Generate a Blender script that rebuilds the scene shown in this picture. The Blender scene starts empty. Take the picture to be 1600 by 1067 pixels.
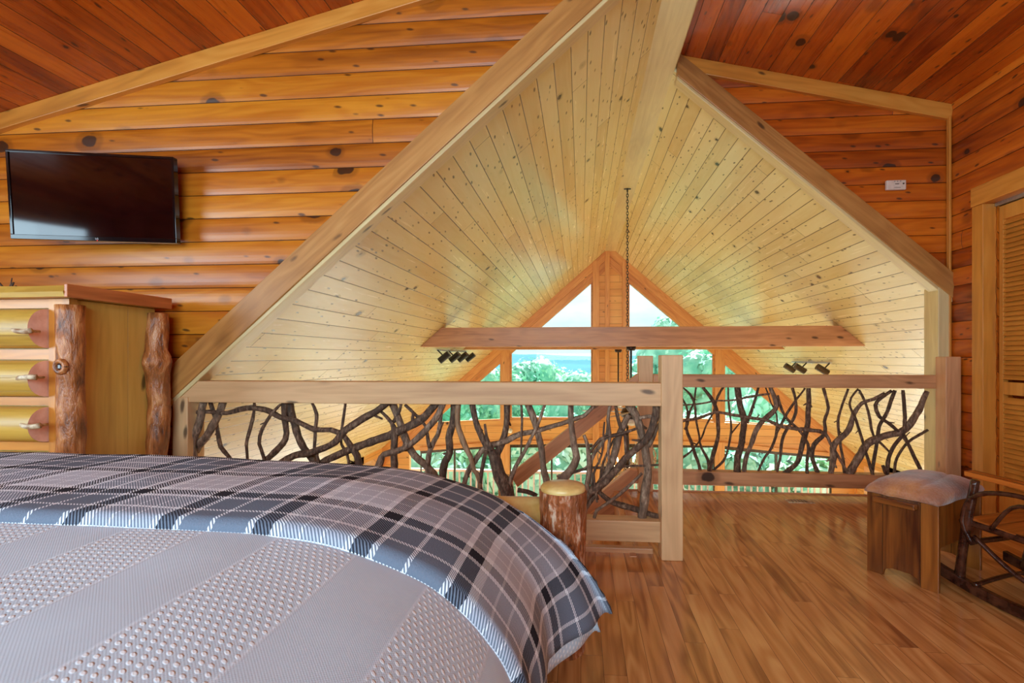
import bpy, bmesh, math, random
from mathutils import Vector, Matrix, noise
random.seed(7)
S = bpy.context.scene
COL = S.collection
# ------------------------------------------------------------------ camera
F, PX, PY = 780.0, 840.0, 558.0
TH = math.atan(0.0867); CT, ST = math.cos(TH), math.sin(TH)
H = 1.146
cd = bpy.data.cameras.new('camera'); cam = bpy.data.objects.new('camera', cd); COL.objects.link(cam)
cam.location = (0, 0, H); cam.rotation_euler = (math.pi/2, 0, TH)
cd.sensor_width = 36; cd.lens = F/1600*36
cd.shift_x = (800-PX)/1600; cd.shift_y = (PY-533.5)/1600
cd.clip_start = 0.02; cd.clip_end = 3000
S.camera = cam
# ------------------------------------------------------------------ view + world
S.view_settings.view_transform = 'Standard'; S.view_settings.look = 'None'
S.view_settings.gamma = 1; S.view_settings.use_curve_mapping = False
S.view_settings.exposure = 0.0
S.cycles.max_bounces = 10; S.cycles.diffuse_bounces = 6; S.cycles.transparent_max_bounces = 12
S.cycles.caustics_reflective = False; S.cycles.sample_clamp_indirect = 6
W = bpy.data.worlds.new('sky'); S.world = W; W.use_nodes = True
wn = W.node_tree.nodes; wl = W.node_tree.links; wn.clear()
wo = wn.new('ShaderNodeOutputWorld'); wb = wn.new('ShaderNodeBackground')
wt = wn.new('ShaderNodeTexCoord'); wm = wn.new('ShaderNodeMapping'); wm.inputs['Scale'].default_value = (2, 2, 7)
wz = wn.new('ShaderNodeTexNoise'); wz.inputs['Scale'].default_value = 2.2; wz.inputs['Detail'].default_value = 5
wr = wn.new('ShaderNodeValToRGB')
wr.color_ramp.elements[0].position = .36; wr.color_ramp.elements[0].color = (.62, .86, .90, 1)
wr.color_ramp.elements[1].position = .62; wr.color_ramp.elements[1].color = (.93, .98, .97, 1)
wl.new(wt.outputs['Generated'], wm.inputs[0]); wl.new(wm.outputs[0], wz.inputs['Vector'])
wl.new(wz.outputs['Fac'], wr.inputs[0]); wl.new(wr.outputs[0], wb.inputs[0]); wl.new(wb.outputs[0], wo.inputs[0])
wb.inputs[1].default_value = 1.25

def area(name, loc, target, sx, sy, power, col):
    l = bpy.data.lights.new(name, 'AREA'); l.shape = 'RECTANGLE'; l.size = sx; l.size_y = sy
    l.energy = power; l.color = col
    o = bpy.data.objects.new(name, l); COL.objects.link(o); o.location = loc
    o.rotation_euler = (Vector(target)-Vector(loc)).to_track_quat('-Z', 'Y').to_euler()
    return o
sun = bpy.data.lights.new('sunlight', 'SUN'); sun.energy = 18.0; sun.angle = math.radians(3); sun.color = (.86, .97, 1)
so = bpy.data.objects.new('sunlight', sun); COL.objects.link(so)
so.rotation_euler = Vector((-.12, -1, -.92)).to_track_quat('-Z', 'Y').to_euler()
# daylight of the windows behind the bed, of the great room's side windows and of its glass doors
area('window_daylight_bedroom', (-.6, -2.38, 1.75), (-.4, 3, 1.5), 3.4, 1.5, 225, (.60, .84, 1))
area('window_daylight_bedroom_side', (-4.45, .2, 1.5), (0, 1.2, 1.2), 1.8, 1.3, 80, (.60, .84, 1))
area('window_daylight_left', (-4.6, 7.9, -1.85), (2.5, 7.7, 2.0), 4.5, 1.1, 32, (.86, .97, 1))
area('window_daylight_right', (5.9, 7.9, -1.85), (-1.2, 7.7, 2.0), 4.5, 1.1, 32, (.86, .97, 1))

# ------------------------------------------------------------------ helpers
def ray(u, v):
    a = (u-PX)/F
    return (a*CT-ST, a*ST+CT, (PY-v)/F)
def atY(u, v, Y):
    x, y, z = ray(u, v); t = Y/y
    return Vector((x*t, Y, H+z*t))
def atZ(u, v, Z):
    x, y, z = ray(u, v); t = (Z-H)/z
    return Vector((x*t, y*t, Z))
def atX(u, v, X):
    x, y, z = ray(u, v); t = X/x
    return Vector((X, y*t, H+z*t))
def tag(o, label=None, cat=None, group=None, kind=None):
    if label: o['label'] = label
    if cat: o['category'] = cat
    if group: o['group'] = group
    if kind: o['kind'] = kind
    return o
def struct(o): o['kind'] = 'structure'; return o
def empty(name, loc=(0, 0, 0), rz=0):
    o = bpy.data.objects.new(name, None); COL.objects.link(o); o.location = loc; o.rotation_euler = (0, 0, rz)
    o.empty_display_size = .05
    return o
class MB:
    def __init__(s): s.v = []; s.f = []; s.uv = None
    def add(s, vs, fs):
        b = len(s.v); s.v += [Vector(p) for p in vs]; s.f += [tuple(i+b for i in f) for f in fs]; return s
    def box(s, a, b, M=None):
        x0, y0, z0 = a; x1, y1, z1 = b
        vs = [Vector(p) for p in ((x0,y0,z0),(x1,y0,z0),(x1,y1,z0),(x0,y1,z0),(x0,y0,z1),(x1,y0,z1),(x1,y1,z1),(x0,y1,z1))]
        if M: vs = [M @ p for p in vs]
        return s.add(vs, [(0,3,2,1),(4,5,6,7),(0,1,5,4),(1,2,6,5),(2,3,7,6),(3,0,4,7)])
    def prism(s, poly, y0, y1):      # polygon in x,z extruded along y
        n = len(poly); vs = [(p[0], y0, p[1]) for p in poly]+[(p[0], y1, p[1]) for p in poly]
        ar = sum(poly[i][0]*poly[(i+1)%n][1]-poly[(i+1)%n][0]*poly[i][1] for i in range(n))
        fs = [tuple(range(n)), tuple(reversed(range(n, 2*n)))]+[(i, i+n, (i+1)%n+n, (i+1)%n) for i in range(n)]
        if ar < 0: fs = [tuple(reversed(f)) for f in fs]
        return s.add(vs, fs)
    def tube(s, pts, rad, n=8, cap=True, wob=0, seed=0):
        pts = [Vector(p) for p in pts]; m = len(pts)
        if not hasattr(rad, '__len__'): rad = [rad]*m
        up = None; vs = []
        for i, p in enumerate(pts):
            d = (pts[min(i+1, m-1)]-pts[max(i-1, 0)]).normalized()
            if up is None: up = d.orthogonal().normalized()
            up = (up-d*up.dot(d)).normalized(); w = d.cross(up)
            for k in range(n):
                q = 2*math.pi*k/n; r = rad[i]
                if wob: r *= 1+wob*noise.noise(Vector((k*1.7+seed, i*.45, seed*3.1)))
                vs.append(p+up*(math.cos(q)*r)+w*(math.sin(q)*r))
        fs = [(i*n+k, i*n+(k+1)%n, (i+1)*n+(k+1)%n, (i+1)*n+k) for i in range(m-1) for k in range(n)]
        if cap: fs += [tuple(reversed(range(n))), tuple(range((m-1)*n, m*n))]
        return s.add(vs, fs)
    def lathe(s, prof, c=(0, 0, 0), n=20):
        c = Vector(c); m = len(prof); vs = []
        for r, z in prof:
            for k in range(n):
                q = 2*math.pi*k/n; vs.append(c+Vector((r*math.cos(q), r*math.sin(q), z)))
        fs = [(i*n+k, i*n+(k+1)%n, (i+1)*n+(k+1)%n, (i+1)*n+k) for i in range(m-1) for k in range(n)]
        fs += [tuple(reversed(range(n))), tuple(range((m-1)*n, m*n))]
        return s.add(vs, fs)
    def build(s, name, mat, parent=None, axis=(1, 0, 0), vaxis=None, bevel=0, smooth=False, off=True, uvs=None):
        me = bpy.data.meshes.new(name); me.from_pydata([tuple(p) for p in s.v], [], s.f); me.update()
        uv = me.uv_layers.new(name='UVMap'); ax = Vector(axis).normalized()
        du, dv = (random.uniform(0, 30), random.uniform(0, .0)) if off else (0, 0)
        if off == 2: dv = random.uniform(0, 30)
        for p in me.polygons:
            if uvs:
                for li in p.loop_indices: uv.data[li].uv = uvs[me.loops[li].vertex_index]
                continue
            n = p.normal
            va = Vector(vaxis) if vaxis else n.cross(ax)
            ua = ax
            if va.length < .2: va = n.orthogonal().normalized(); ua = va.cross(n)
            else: va = va.normalized()
            for li in p.loop_indices:
                q = me.vertices[me.loops[li].vertex_index].co
                uv.data[li].uv = (q.dot(ua)+du, q.dot(va)+dv)
        if smooth:
            for p in me.polygons: p.use_smooth = True
        me.materials.append(mat)
        o = bpy.data.objects.new(name, me); COL.objects.link(o)
        if parent is not None: o.parent = parent
        if bevel:
            md = o.modifiers.new('bevel', 'BEVEL'); md.width = bevel; md.segments = 2; md.limit_method = 'ANGLE'; md.angle_limit = .6
        return o
def smoothpts(pts, rad, step=.03):
    P = [Vector(p) for p in pts]; m = len(P); out = []; rr = []
    for i in range(m-1):
        p0 = P[max(i-1, 0)]; p1 = P[i]; p2 = P[i+1]; p3 = P[min(i+2, m-1)]
        k = max(2, int((p2-p1).length/step))
        for j in range(k):
            t = j/k
            out.append(.5*((2*p1)+(p2-p0)*t+(2*p0-5*p1+4*p2-p3)*t*t+(3*p1-p0-3*p2+p3)*t**3))
            rr.append(rad[i]*(1-t)+rad[i+1]*t)
    out.append(P[-1]); rr.append(rad[-1]); return out, rr

# ------------------------------------------------------------------ materials
class NT:
    def __init__(s, name):
        s.m = bpy.data.materials.new(name); s.m.use_nodes = True; s.n = s.m.node_tree.nodes; s.l = s.m.node_tree.links
        s.b = s.n['Principled BSDF']
    def inp(s, sock, v):
        if isinstance(v, bpy.types.NodeSocket): s.l.new(v, sock)
        elif v is not None: sock.default_value = v
    def math(s, op, a, b=None, c=None, clamp=False):
        n = s.n.new('ShaderNodeMath'); n.operation = op; n.use_clamp = clamp
        s.inp(n.inputs[0], a); s.inp(n.inputs[1], b); s.inp(n.inputs[2], c); return n.outputs[0]
    def comb(s, x, y, z=0):
        n = s.n.new('ShaderNodeCombineXYZ'); s.inp(n.inputs[0], x); s.inp(n.inputs[1], y); s.inp(n.inputs[2], z); return n.outputs[0]
    def uv(s):
        n = s.n.new('ShaderNodeUVMap'); q = s.n.new('ShaderNodeSeparateXYZ'); s.l.new(n.outputs[0], q.inputs[0]); return q.outputs[0], q.outputs[1]
    def obj(s):
        return s.n.new('ShaderNodeTexCoord').outputs['Object']
    def mapv(s, vec, sc):
        n = s.n.new('ShaderNodeMapping'); s.l.new(vec, n.inputs[0]); n.inputs['Scale'].default_value = sc; return n.outputs[0]
    def white(s, vec):
        n = s.n.new('ShaderNodeTexWhiteNoise'); n.noise_dimensions = '3D'; s.l.new(vec, n.inputs['Vector']); return n.outputs['Value'], n.outputs['Color']
    def noise(s, vec, scale, detail=3, rough=.5, dist=0):
        n = s.n.new('ShaderNodeTexNoise'); s.l.new(vec, n.inputs['Vector']); n.inputs['Scale'].default_value = scale
        n.inputs['Detail'].default_value = detail; n.inputs['Roughness'].default_value = rough; n.inputs['Distortion'].default_value = dist
        return n.outputs['Fac']
    def voro(s, vec, scale, rnd=1):
        n = s.n.new('ShaderNodeTexVoronoi'); s.l.new(vec, n.inputs['Vector']); n.inputs['Scale'].default_value = scale
        n.inputs['Randomness'].default_value = rnd; return n.outputs['Distance'], n.outputs['Color']
    def ramp(s, fac, els, interp='LINEAR'):
        n = s.n.new('ShaderNodeValToRGB'); s.inp(n.inputs[0], fac); r = n.color_ramp; r.interpolation = interp
        while len(r.elements) < len(els): r.elements.new(.5)
        for e, (p, c) in zip(r.elements, els):
            e.position = p; e.color = (*c, 1) if len(c) == 3 else c
        return n.outputs[0]
    def mix(s, f, a, b, mode='MIX'):
        n = s.n.new('ShaderNodeMix'); n.data_type = 'RGBA'; n.blend_type = mode
        s.inp(n.inputs[0], f); A = [i for i in n.inputs if i.type == 'RGBA']
        for sk, v in zip(A, (a, b)):
            if isinstance(v, tuple) and len(v) == 3: v = (*v, 1)
            s.inp(sk, v)
        return [o for o in n.outputs if o.type == 'RGBA'][0]
    def smooth(s, v, a, b):
        n = s.n.new('ShaderNodeMapRange'); n.interpolation_type = 'SMOOTHSTEP'; s.inp(n.inputs[0], v)
        n.inputs[1].default_value = a; n.inputs[2].default_value = b; return n.outputs[0]
    def bump(s, h, dist, strength=1):
        n = s.n.new('ShaderNodeBump'); n.inputs['Distance'].default_value = dist; n.inputs['Strength'].default_value = strength
        s.l.new(h, n.inputs['Height']); s.l.new(n.outputs[0], s.b.inputs['Normal'])
    def out(s, col, rough=.5, spec=None, coat=0, metal=0):
        if isinstance(col, tuple) and len(col) == 3: col = (*col, 1)
        s.inp(s.b.inputs['Base Color'], col); s.inp(s.b.inputs['Roughness'], rough)
        s.b.inputs['Metallic'].default_value = metal
        if spec is not None: s.b.inputs['Specular IOR Level'].default_value = spec
        if coat: s.b.inputs['Coat Weight'].default_value = coat; s.b.inputs['Coat Roughness'].default_value = .12
        return s.m

def wood(name, light, mid, dark, width=.14, length=4.0, rough=.35, knot=.35, kscale=4.0, ksize=.075, spread=.5, groove=.003,
         grain=.5, gmix=(.1, .05, .02), knotc=(.035, .012, .005), cath=.35, spec=.5, gb=1.0, blot=.9, streak=.55):
    light, mid, dark = [(c[0]*.96, c[1], c[2]*.97) for c in (light, mid, dark)]
    t = NT(name); u, v = t.uv()
    row = t.math('FLOOR', t.math('DIVIDE', v, width)); fv = t.math('FRACT', t.math('DIVIDE', v, width))
    rr, _ = t.white(t.comb(row, 3.7, 1.3))
    ul = t.math('DIVIDE', t.math('ADD', u, t.math('MULTIPLY', rr, length*3)), length)
    colf = t.math('FLOOR', ul); fu = t.math('FRACT', ul)
    pid, pc = t.white(t.comb(row, colf, 5.1))
    sh = t.math('MULTIPLY', pid, 37.0)
    # grain
    g1 = t.noise(t.comb(t.math('ADD', t.math('MULTIPLY', u, 1.6), sh), t.math('MULTIPLY', v, 28.0), sh), 1.0, 4, .6, .4)
    w0 = t.noise(t.comb(t.math('ADD', t.math('MULTIPLY', u, .9), sh), t.math('MULTIPLY', v, 6.5), sh), 1.0, 2, .5, .3)
    w1 = t.math('MULTIPLY_ADD', t.math('SINE', t.math('MULTIPLY', w0, 46.0)), .5, .5)
    g2 = t.noise(t.comb(t.math('ADD', t.math('MULTIPLY', u, .7), sh), t.math('MULTIPLY', v, 5.0), sh), 1.0, 2, .5)
    f = t.math('ADD', t.math('MULTIPLY', t.math('SUBTRACT', pid, .5), spread), .5)
    f = t.math('ADD', f, t.math('MULTIPLY', t.math('SUBTRACT', g1, .5), grain*1.3))
    f = t.math('ADD', f, t.math('MULTIPLY', t.math('SUBTRACT', w1, .5), cath*.5))
    f = t.math('ADD', f, t.math('MULTIPLY', t.math('SUBTRACT', g2, .5), blot), clamp=True)
    c = t.ramp(f, [(0, dark), (.5, mid), (1, light)])
    # knots
    kv = t.comb(t.math('ADD', u, sh), t.math('ADD', v, t.math('MULTIPLY', sh, 1.7)), 0)
    wob = t.noise(kv, 14.0, 2)
    kv2 = t.comb(t.math('ADD', t.math('ADD', t.math('MULTIPLY', u, .75), sh), t.math('MULTIPLY', wob, .02)),
                 t.math('ADD', t.math('ADD', v, t.math('MULTIPLY', sh, 1.7)), t.math('MULTIPLY', wob, .03)), 0)
    kd, kc = t.voro(kv2, kscale)
    ks = t.n.new('ShaderNodeSeparateXYZ'); t.l.new(kc, ks.inputs[0])
    size = t.math('MULTIPLY', t.math('SUBTRACT', ks.outputs[0], 1-knot), ksize/max(knot, .01))   # negative where no knot
    kin = t.smooth(t.math('SUBTRACT', kd, size), .015, -.02)
    halo = t.math('MULTIPLY', t.smooth(t.math('SUBTRACT', kd, t.math('MULTIPLY', size, 1.6)), .05, -.05), .38)
    c = t.mix(halo, c, tuple(a*.42 for a in dark)); c = t.mix(t.math('MULTIPLY', kin, .92), c, knotc)
    # small pitch streaks
    sd, sc_ = t.voro(t.comb(t.math('ADD', t.math('ADD', u, t.math('MULTIPLY', v, .8)), sh), t.math('MULTIPLY', v, 2.6), sh), kscale*1.7)
    s2 = t.n.new('ShaderNodeSeparateXYZ'); t.l.new(sc_, s2.inputs[0])
    st = t.math('MULTIPLY', t.smooth(t.math('ADD', sd, t.math('MULTIPLY', wob, .12)), .30, .16), t.math('GREATER_THAN', s2.outputs[1], 1-streak))
    c = t.mix(t.math('MULTIPLY', st, .8), c, knotc)
    # grooves
    e = t.math('MULTIPLY', t.math('MINIMUM', fv, t.math('SUBTRACT', 1.0, fv)), width)
    eu = t.math('MULTIPLY', t.math('MINIMUM', fu, t.math('SUBTRACT', 1.0, fu)), length)
    gr = t.math('MAXIMUM', t.smooth(e, groove, groove*.25), t.smooth(eu, groove*.8, groove*.2))
    c = t.mix(t.math('MULTIPLY', gr, .95), c, gmix)
    hgt = t.math('SUBTRACT', t.math('MULTIPLY', g1, .06), gr)
    t.bump(hgt, .004*gb, .7)
    r = t.math('ADD', rough, t.math('MULTIPLY', t.math('SUBTRACT', g1, .5), .15), clamp=True)
    return t.out(c, r, spec)

L = lambda r, g, b: tuple((c/255/12.92 if c/255 <= .04045 else ((c/255+.055)/1.055)**2.4) for c in (r, g, b))
M = {}
M['wall'] = wood('honey_log_siding', L(222,138,38), L(192,104,22), L(128,56,8), .143, 6.0, .34, .85, 4.6, .24, .5, .0034, .5, (.05,.015,.004), streak=.30)
M['wallred'] = wood('red_log_siding', L(226,122,32), L(192,88,18), L(122,44,8), .143, 4.2, .34, .85, 4.6, .24, .75, .0034, .5, (.04,.01,.003), streak=.30)
M['dorm'] = wood('red_pine_ceiling_boards', L(216,108,26), L(182,78,16), L(116,38,8), .14, 5.5, .28, .85, 4.8, .24, .6, .0032, .5, (.04,.01,.003), streak=.25)
M['vault'] = wood('pale_pine_vault_boards', L(250,232,184), L(240,214,156), L(216,178,114), .14, 3.6, .25, .75, 5.2, .15, .4, .0046, .25, (.10,.05,.02), (.05,.025,.012), .12, blot=.5, streak=.5)
M['trim'] = wood('tan_trim_wood', L(222,164,98), L(194,132,70), L(150,92,44), 30, 60, .38, .4, 2.6, .12, .4, .0, .5, (.2,.1,.04), streak=.1)
M['fascia'] = wood('pale_fascia_wood', L(244,222,172), L(228,200,146), L(190,152,100), 30, 60, .34, .4, 2.8, .12, .4, .0, .4, (.2,.1,.04), cath=.15, blot=.5, streak=.12)
M['rail'] = wood('hewn_rail_wood', L(240,198,150), L(222,172,124), L(178,126,82), 30, 60, .5, .4, 2.6, .11, .4, .0, .5, (.2,.1,.04), cath=.2, blot=.7, streak=.28)
M['beam'] = wood('brown_beam_wood', L(238,184,136), L(218,156,110), L(166,106,66), 30, 60, .42, .45, 2.6, .12, .4, .0, .6, (.2,.1,.04), cath=.25, streak=.3)
M['gable'] = wood('orange_gable_siding', L(252,196,128), L(242,176,104), L(212,136,70), .16, 5, .4, .45, 3.6, .10, .3, .004, .35, (.2,.07,.02), cath=.15, streak=.1)
M['gtrim'] = wood('orange_gable_trim', L(244,184,122), L(230,160,98), L(198,118,64), 30, 60, .4, .4, 3.0, .10, .3, .0, .5, streak=.1)
M['floor'] = wood('oak_floor_strips', L(232,172,108), L(208,140,80), L(150,90,46), .083, 1.1, .17, .02, 3, .03, .38, .0012, .7, (.1,.035,.012), cath=.8, spec=.6, gb=.2, blot=.7, streak=.0)
M['floorlow'] = wood('light_oak_floor', L(236,214,180), L(222,196,158), L(190,158,120), .083, 1.1, .3, .02, 3, .03, .3, .0012, .4, streak=0)
M['closet'] = wood('amber_door_wood', L(236,162,76), L(214,136,54), L(170,98,34), 30, 60, .36, .2, 3, .09, .3, .0, .5, streak=.05)
M['dresser'] = wood('yellow_pine_panel', L(222,178,84), L(200,154,64), L(150,104,36), .33, 60, .42, .4, 2.2, .11, .3, .001, .4, (.3,.16,.04), cath=.25, streak=.05)
M['carcass'] = wood('lit_pine_side_panel', L(244,200,110), L(226,178,86), L(180,128,50), .33, 60, .4, .4, 2.2, .14, .3, .001, .4, (.3,.16,.04), cath=.2, streak=.05)  # lighter copy of the dresser pine, light on the side face put into colour
M['slab'] = wood('cedar_end_slab', L(226,150,92), L(204,118,66), L(156,82,42), 30, 60, .4, .05, 3, .05, .3, .0, .9, streak=0)
M['rustic'] = wood('dark_rustic_boards', L(190,114,46), L(142,78,28), L(74,32,12), .17, 60, .3, .4, 3, .12, .45, .002, .8, (.03,.01,.004), streak=.1)
M['arm'] = wood('varnished_arm_wood', L(214,122,50), L(180,92,32), L(110,50,16), 30, 60, .22, .05, 3, .05, .3, .0, .8, streak=0)
M['deck'] = wood('grey_pink_deck_wood', L(226,200,196), L(206,178,172), L(170,140,134), .14, 3, .6, .1, 3, .04, .3, .004, .4)

def simple(name, col, rough=.5, metal=0, nscale=0, ncol=None, bumpd=0, spec=None, coat=0):
    t = NT(name); c = (*col, 1)
    if nscale:
        nn = t.noise(t.obj(), nscale, 4, .6)
        c = t.mix(t.smooth(nn, .35, .68), col, ncol or tuple(k*.5 for k in col))
        if bumpd: t.bump(nn, bumpd)
    return t.out(c, rough, spec, coat, metal)
def bark(name, a, b, c3, zs=(1, 1, .18), sc=26, rough=.7):
    t = NT(name); v = t.mapv(t.obj(), zs); n1 = t.noise(v, sc, 5, .65, .3); n2 = t.noise(t.obj(), 5, 3)
    c = t.ramp(n1, [(.3, a), (.52, b), (.72, c3)]); c = t.mix(t.smooth(n2, .5, .75), c, tuple(k*.55 for k in b))
    t.bump(n1, .016, 1.0); return t.out(c, rough)
M['bark'] = bark('laurel_bark', L(40,26,17), L(104,74,54), L(170,138,110), (1, 1, .4), 60)
M['barklight'] = bark('grey_laurel_bark', L(64,44,32), L(140,108,84), L(196,166,138), (1, 1, .35), 55)
M['peeled'] = bark('tan_peeled_branch', L(120,84,56), L(158,120,86), L(184,150,116), (1, 1, .3), 30)
M['logbark'] = bark('shaggy_log_bark', L(52,18,7), L(176,94,44), L(244,216,186), (1, 1, .3), 52, .45)
M['cedar'] = bark('peeled_cedar_post', L(70,30,14), L(182,108,54), L(230,168,112), (1, 1, .3), 24, .32)
M['cut'] = simple('cut_log_end', L(236,204,132), .35, nscale=7, ncol=L(206,160,84))
M['cutpink'] = simple('pink_cut_end', L(250,200,178), .45, nscale=14, ncol=L(232,172,146))
M['antler'] = simple('antler', L(226,206,172), .45, nscale=30, ncol=L(150,110,76))
M['black'] = simple('black_metal', (.01, .01, .011), .35, nscale=40, ncol=(.02, .02, .02))
M['bronze'] = simple('bronze_metal', L(74,58,50), .35, .6, nscale=30)
M['silver'] = simple('brushed_aluminium', (.62, .64, .68), .3, .9, nscale=60, ncol=(.5, .52, .55))
M['spot'] = simple('spot_can_bronze', L(92,76,58), .35, .5, nscale=30)
M['tvframe'] = simple('glossy_black_plastic', (.006, .004, .005), .08, nscale=20, ncol=(.004, .003, .003))
M['tvscreen'] = simple('dark_tv_glass', (.012, .002, .002), .06, nscale=3, ncol=(.006, .001, .001), spec=.6)
M['white'] = simple('white_plastic', L(226,206,190), .4, nscale=50, ncol=L(216,194,176))
M['ink'] = simple('grey_print', L(90,70,60), .5, nscale=30)
M['logo'] = simple('pale_logo', L(220,220,220), .4, nscale=30)
M['globe'] = simple('milk_glass', L(244,240,232), .25, nscale=10, ncol=L(230,226,216))
M['blade'] = simple('pale_fan_blade', L(206,196,190), .4, nscale=6, ncol=L(180,166,156))
M['stick'] = simple('dark_glossy_stick', L(44,18,12), .16, nscale=24, ncol=L(84,46,30), bumpd=.003)
M['redwood'] = simple('dark_red_bed_rail', L(120,46,26), .35, nscale=10)
def emis(name, col, s):
    t = NT(name); t.b.inputs['Emission Color'].default_value = (*col, 1); t.b.inputs['Emission Strength'].default_value = s
    return t.out(col, .3)
M['bulb'] = emis('warm_bulb', (1, .8, .5), 9)
def glass():
    t = NT('window_glass'); t.n.remove(t.b); tr = t.n.new('ShaderNodeBsdfTransparent'); gl = t.n.new('ShaderNodeBsdfGlossy')
    gl.inputs['Roughness'].default_value = .02; tr.inputs[0].default_value = (.95, 1, .985, 1)
    fr = t.n.new('ShaderNodeFresnel'); fr.inputs[0].default_value = 1.3; mx = t.n.new('ShaderNodeMixShader')
    t.l.new(fr.outputs[0], mx.inputs[0]); t.l.new(tr.outputs[0], mx.inputs[1]); t.l.new(gl.outputs[0], mx.inputs[2])
    t.l.new(mx.outputs[0], t.n['Material Output'].inputs[0]); return t.m
M['glass'] = glass()
def hide():
    t = NT('brown_cowhide'); u, v = t.uv(); n1 = t.noise(t.obj(), 5, 3); n2 = t.noise(t.mapv(t.obj(), (1, 1, 1)), 90, 3)
    c = t.ramp(n1, [(.3, L(96,42,2)), (.5, L(162,84,4)), (.7, L(206,126,20))]); c = t.mix(.15, c, n2)
    t.bump(n2, .004); t.b.inputs['Sheen Weight'].default_value = .4; return t.out(c, .6)
M['hide'] = hide()
def plaid():
    t = NT('plaid_fleece'); u, v = t.uv(); P = .47
    N_, Wt, D, G = L(10,14,34), L(236,242,250), L(106,118,136), L(192,198,212)
    st = [(0, N_), (.045, Wt), (.075, D), (.225, Wt), (.25, D), (.42, Wt), (.455, N_), (.53, N_), (.545, Wt), (.60, G), (.69, Wt), (.705, G), (.80, Wt), (.815, G), (.92, Wt), (.955, N_)]
    fu = t.math('FRACT', t.math('DIVIDE', t.math('ADD', u, 2*P*20+PLU), P)); fv = t.math('FRACT', t.math('DIVIDE', t.math('ADD', v, 2*P*20+PLV), P))
    a = t.ramp(fu, st, 'CONSTANT'); b = t.ramp(fv, st, 'CONSTANT')
    h = t.math('SINE', t.math('MULTIPLY', t.math('ADD', u, v), 2*math.pi/.0085))
    h = t.smooth(h, -.6, .6)
    c = t.mix(h, a, b); nn = t.noise(t.comb(u, v, 0), 260, 2); c = t.mix(.05, c, nn)
    t.bump(nn, .0015); return t.out(c, .9, .1)
PLU, PLV = .0, .0
def spread_mat():
    t = NT('white_dotted_bedspread'); u, v = t.uv()
    band = t.math('FRACT', t.math('DIVIDE', t.math('ADD', u, 10.05), .36))
    dz = t.math('MULTIPLY', t.smooth(band, .46, .48), t.smooth(band, .99, .97))
    d, _ = t.voro(t.comb(t.math('ADD', u, t.math('MULTIPLY', v, .5)), v, 0), 62, .10)
    dot = t.math('MULTIPLY', t.smooth(d, .36, .16), dz)
    wf = t.math('MULTIPLY', t.math('SINE', t.math('MULTIPLY', u, 1100)), t.math('SINE', t.math('MULTIPLY', v, 1100)))
    seam = t.math('MAXIMUM', t.smooth(t.math('ABSOLUTE', t.math('SUBTRACT', band, .47)), .02, .0), t.smooth(t.math('ABSOLUTE', t.math('SUBTRACT', band, .985)), .02, .0))
    n = t.noise(t.comb(u, v, 0), 6, 3)
    c = t.mix(n, L(208,222,234), L(198,212,224)); c = t.mix(t.math('MULTIPLY', dot, .9), c, L(246,250,252)); c = t.mix(t.math('MULTIPLY', seam, .3), c, L(236,240,246))
    hgt = t.math('ADD', t.math('MULTIPLY', dot, 1.0), t.math('MULTIPLY', wf, .12)); hgt = t.math('ADD', hgt, t.math('MULTIPLY', seam, .8))
    hgt = t.math('ADD', hgt, t.math('MULTIPLY', n, 1.5))
    t.bump(hgt, .0007); return t.out(c, .9, .1)
M['spread'] = spread_mat()
def leafm(name, a, b):
    t = NT(name); n = t.noise(t.obj(), 1.3, 4); c = t.mix(t.smooth(n, .3, .7), a, b)
    t.b.inputs['Transmission Weight'].default_value = 0
    return t.out(c, .6, .3)
M['leaf'] = [leafm('hazy_spring_leaves', L(140,200,160), L(214,242,214)), leafm('hazy_deep_leaves', L(112,178,156), L(180,224,200)), leafm('hazy_pale_leaves', L(164,216,196), L(226,246,230))]  # haze put into the leaf colours, paled toward teal
M['hill'] = leafm('hazy_far_forest', L(72,112,126), L(96,136,144)); M['ground'] = leafm('forest_floor', L(62,96,70), L(92,126,88))  # hill colour made bluish, haze of distance painted into it

for k_ in ('hill', 'ground'):
    b0 = M[k_].node_tree.nodes['Principled BSDF']; b0.inputs['Roughness'].default_value = 1; b0.inputs['Specular IOR Level'].default_value = 0

# ------------------------------------------------------------------ shell
RX, RZ, RS = .67, 3.69, .872        # vault ridge line and slope
DX, DZ, DS = .72, 3.735, .237       # shallow dormer ceilings
YN, YR, YG = 2.90, 4.36, 11.7       # left gable wall, right gable wall, glass gable
XR, XL = 3.0, -4.6
EV = 5.42                           # half width of the great room
zroof = lambda x: RZ-RS*abs(x-RX)
zdorm = lambda x: DZ-DS*abs(x-DX)

def log_wall(name, z0, z1, xlo, xhi, y, mat, depth=.010, w=.143):
    mb = MB(); rows = int(math.ceil((z1-z0)/w))+1; k0 = math.floor(z0/w); zs = []
    for k in range(k0, k0+rows+1):
        for j in range(8):
            f = j/8; z = (k+f)*w
            if z0 <= z <= z1: zs.append((z, depth*(1-abs(2*f-1)**2.6)))
    pv = None
    for z, d in zs:
        a, b = xlo(z), xhi(z)
        if b-a < .01: pv = None; continue
        i = len(mb.v); mb.v += [Vector((a, y-d, z)), Vector((b, y-d, z))]
        if pv is not None: mb.f.append((pv, pv+1, i+1, i))
        pv = i
    i = len(mb.v)
    return struct(mb.build(name, mat, None, (1, 0, 0), (0, 0, 1), off=False))
wtv = log_wall('wall_left_gable', 0, 3.75, lambda z: max(XL, DX-(DZ-z)/DS), lambda z: (RX-(RZ-z)/RS) if z > .93 else -2.46, YN, M['wall'])
wrg = log_wall('wall_right_gable', 1.6, 3.75, lambda z: RX+(RZ-z)/RS, lambda z: min(XR, DX+(DZ-z)/DS), YR, M['wallred'])
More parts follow.
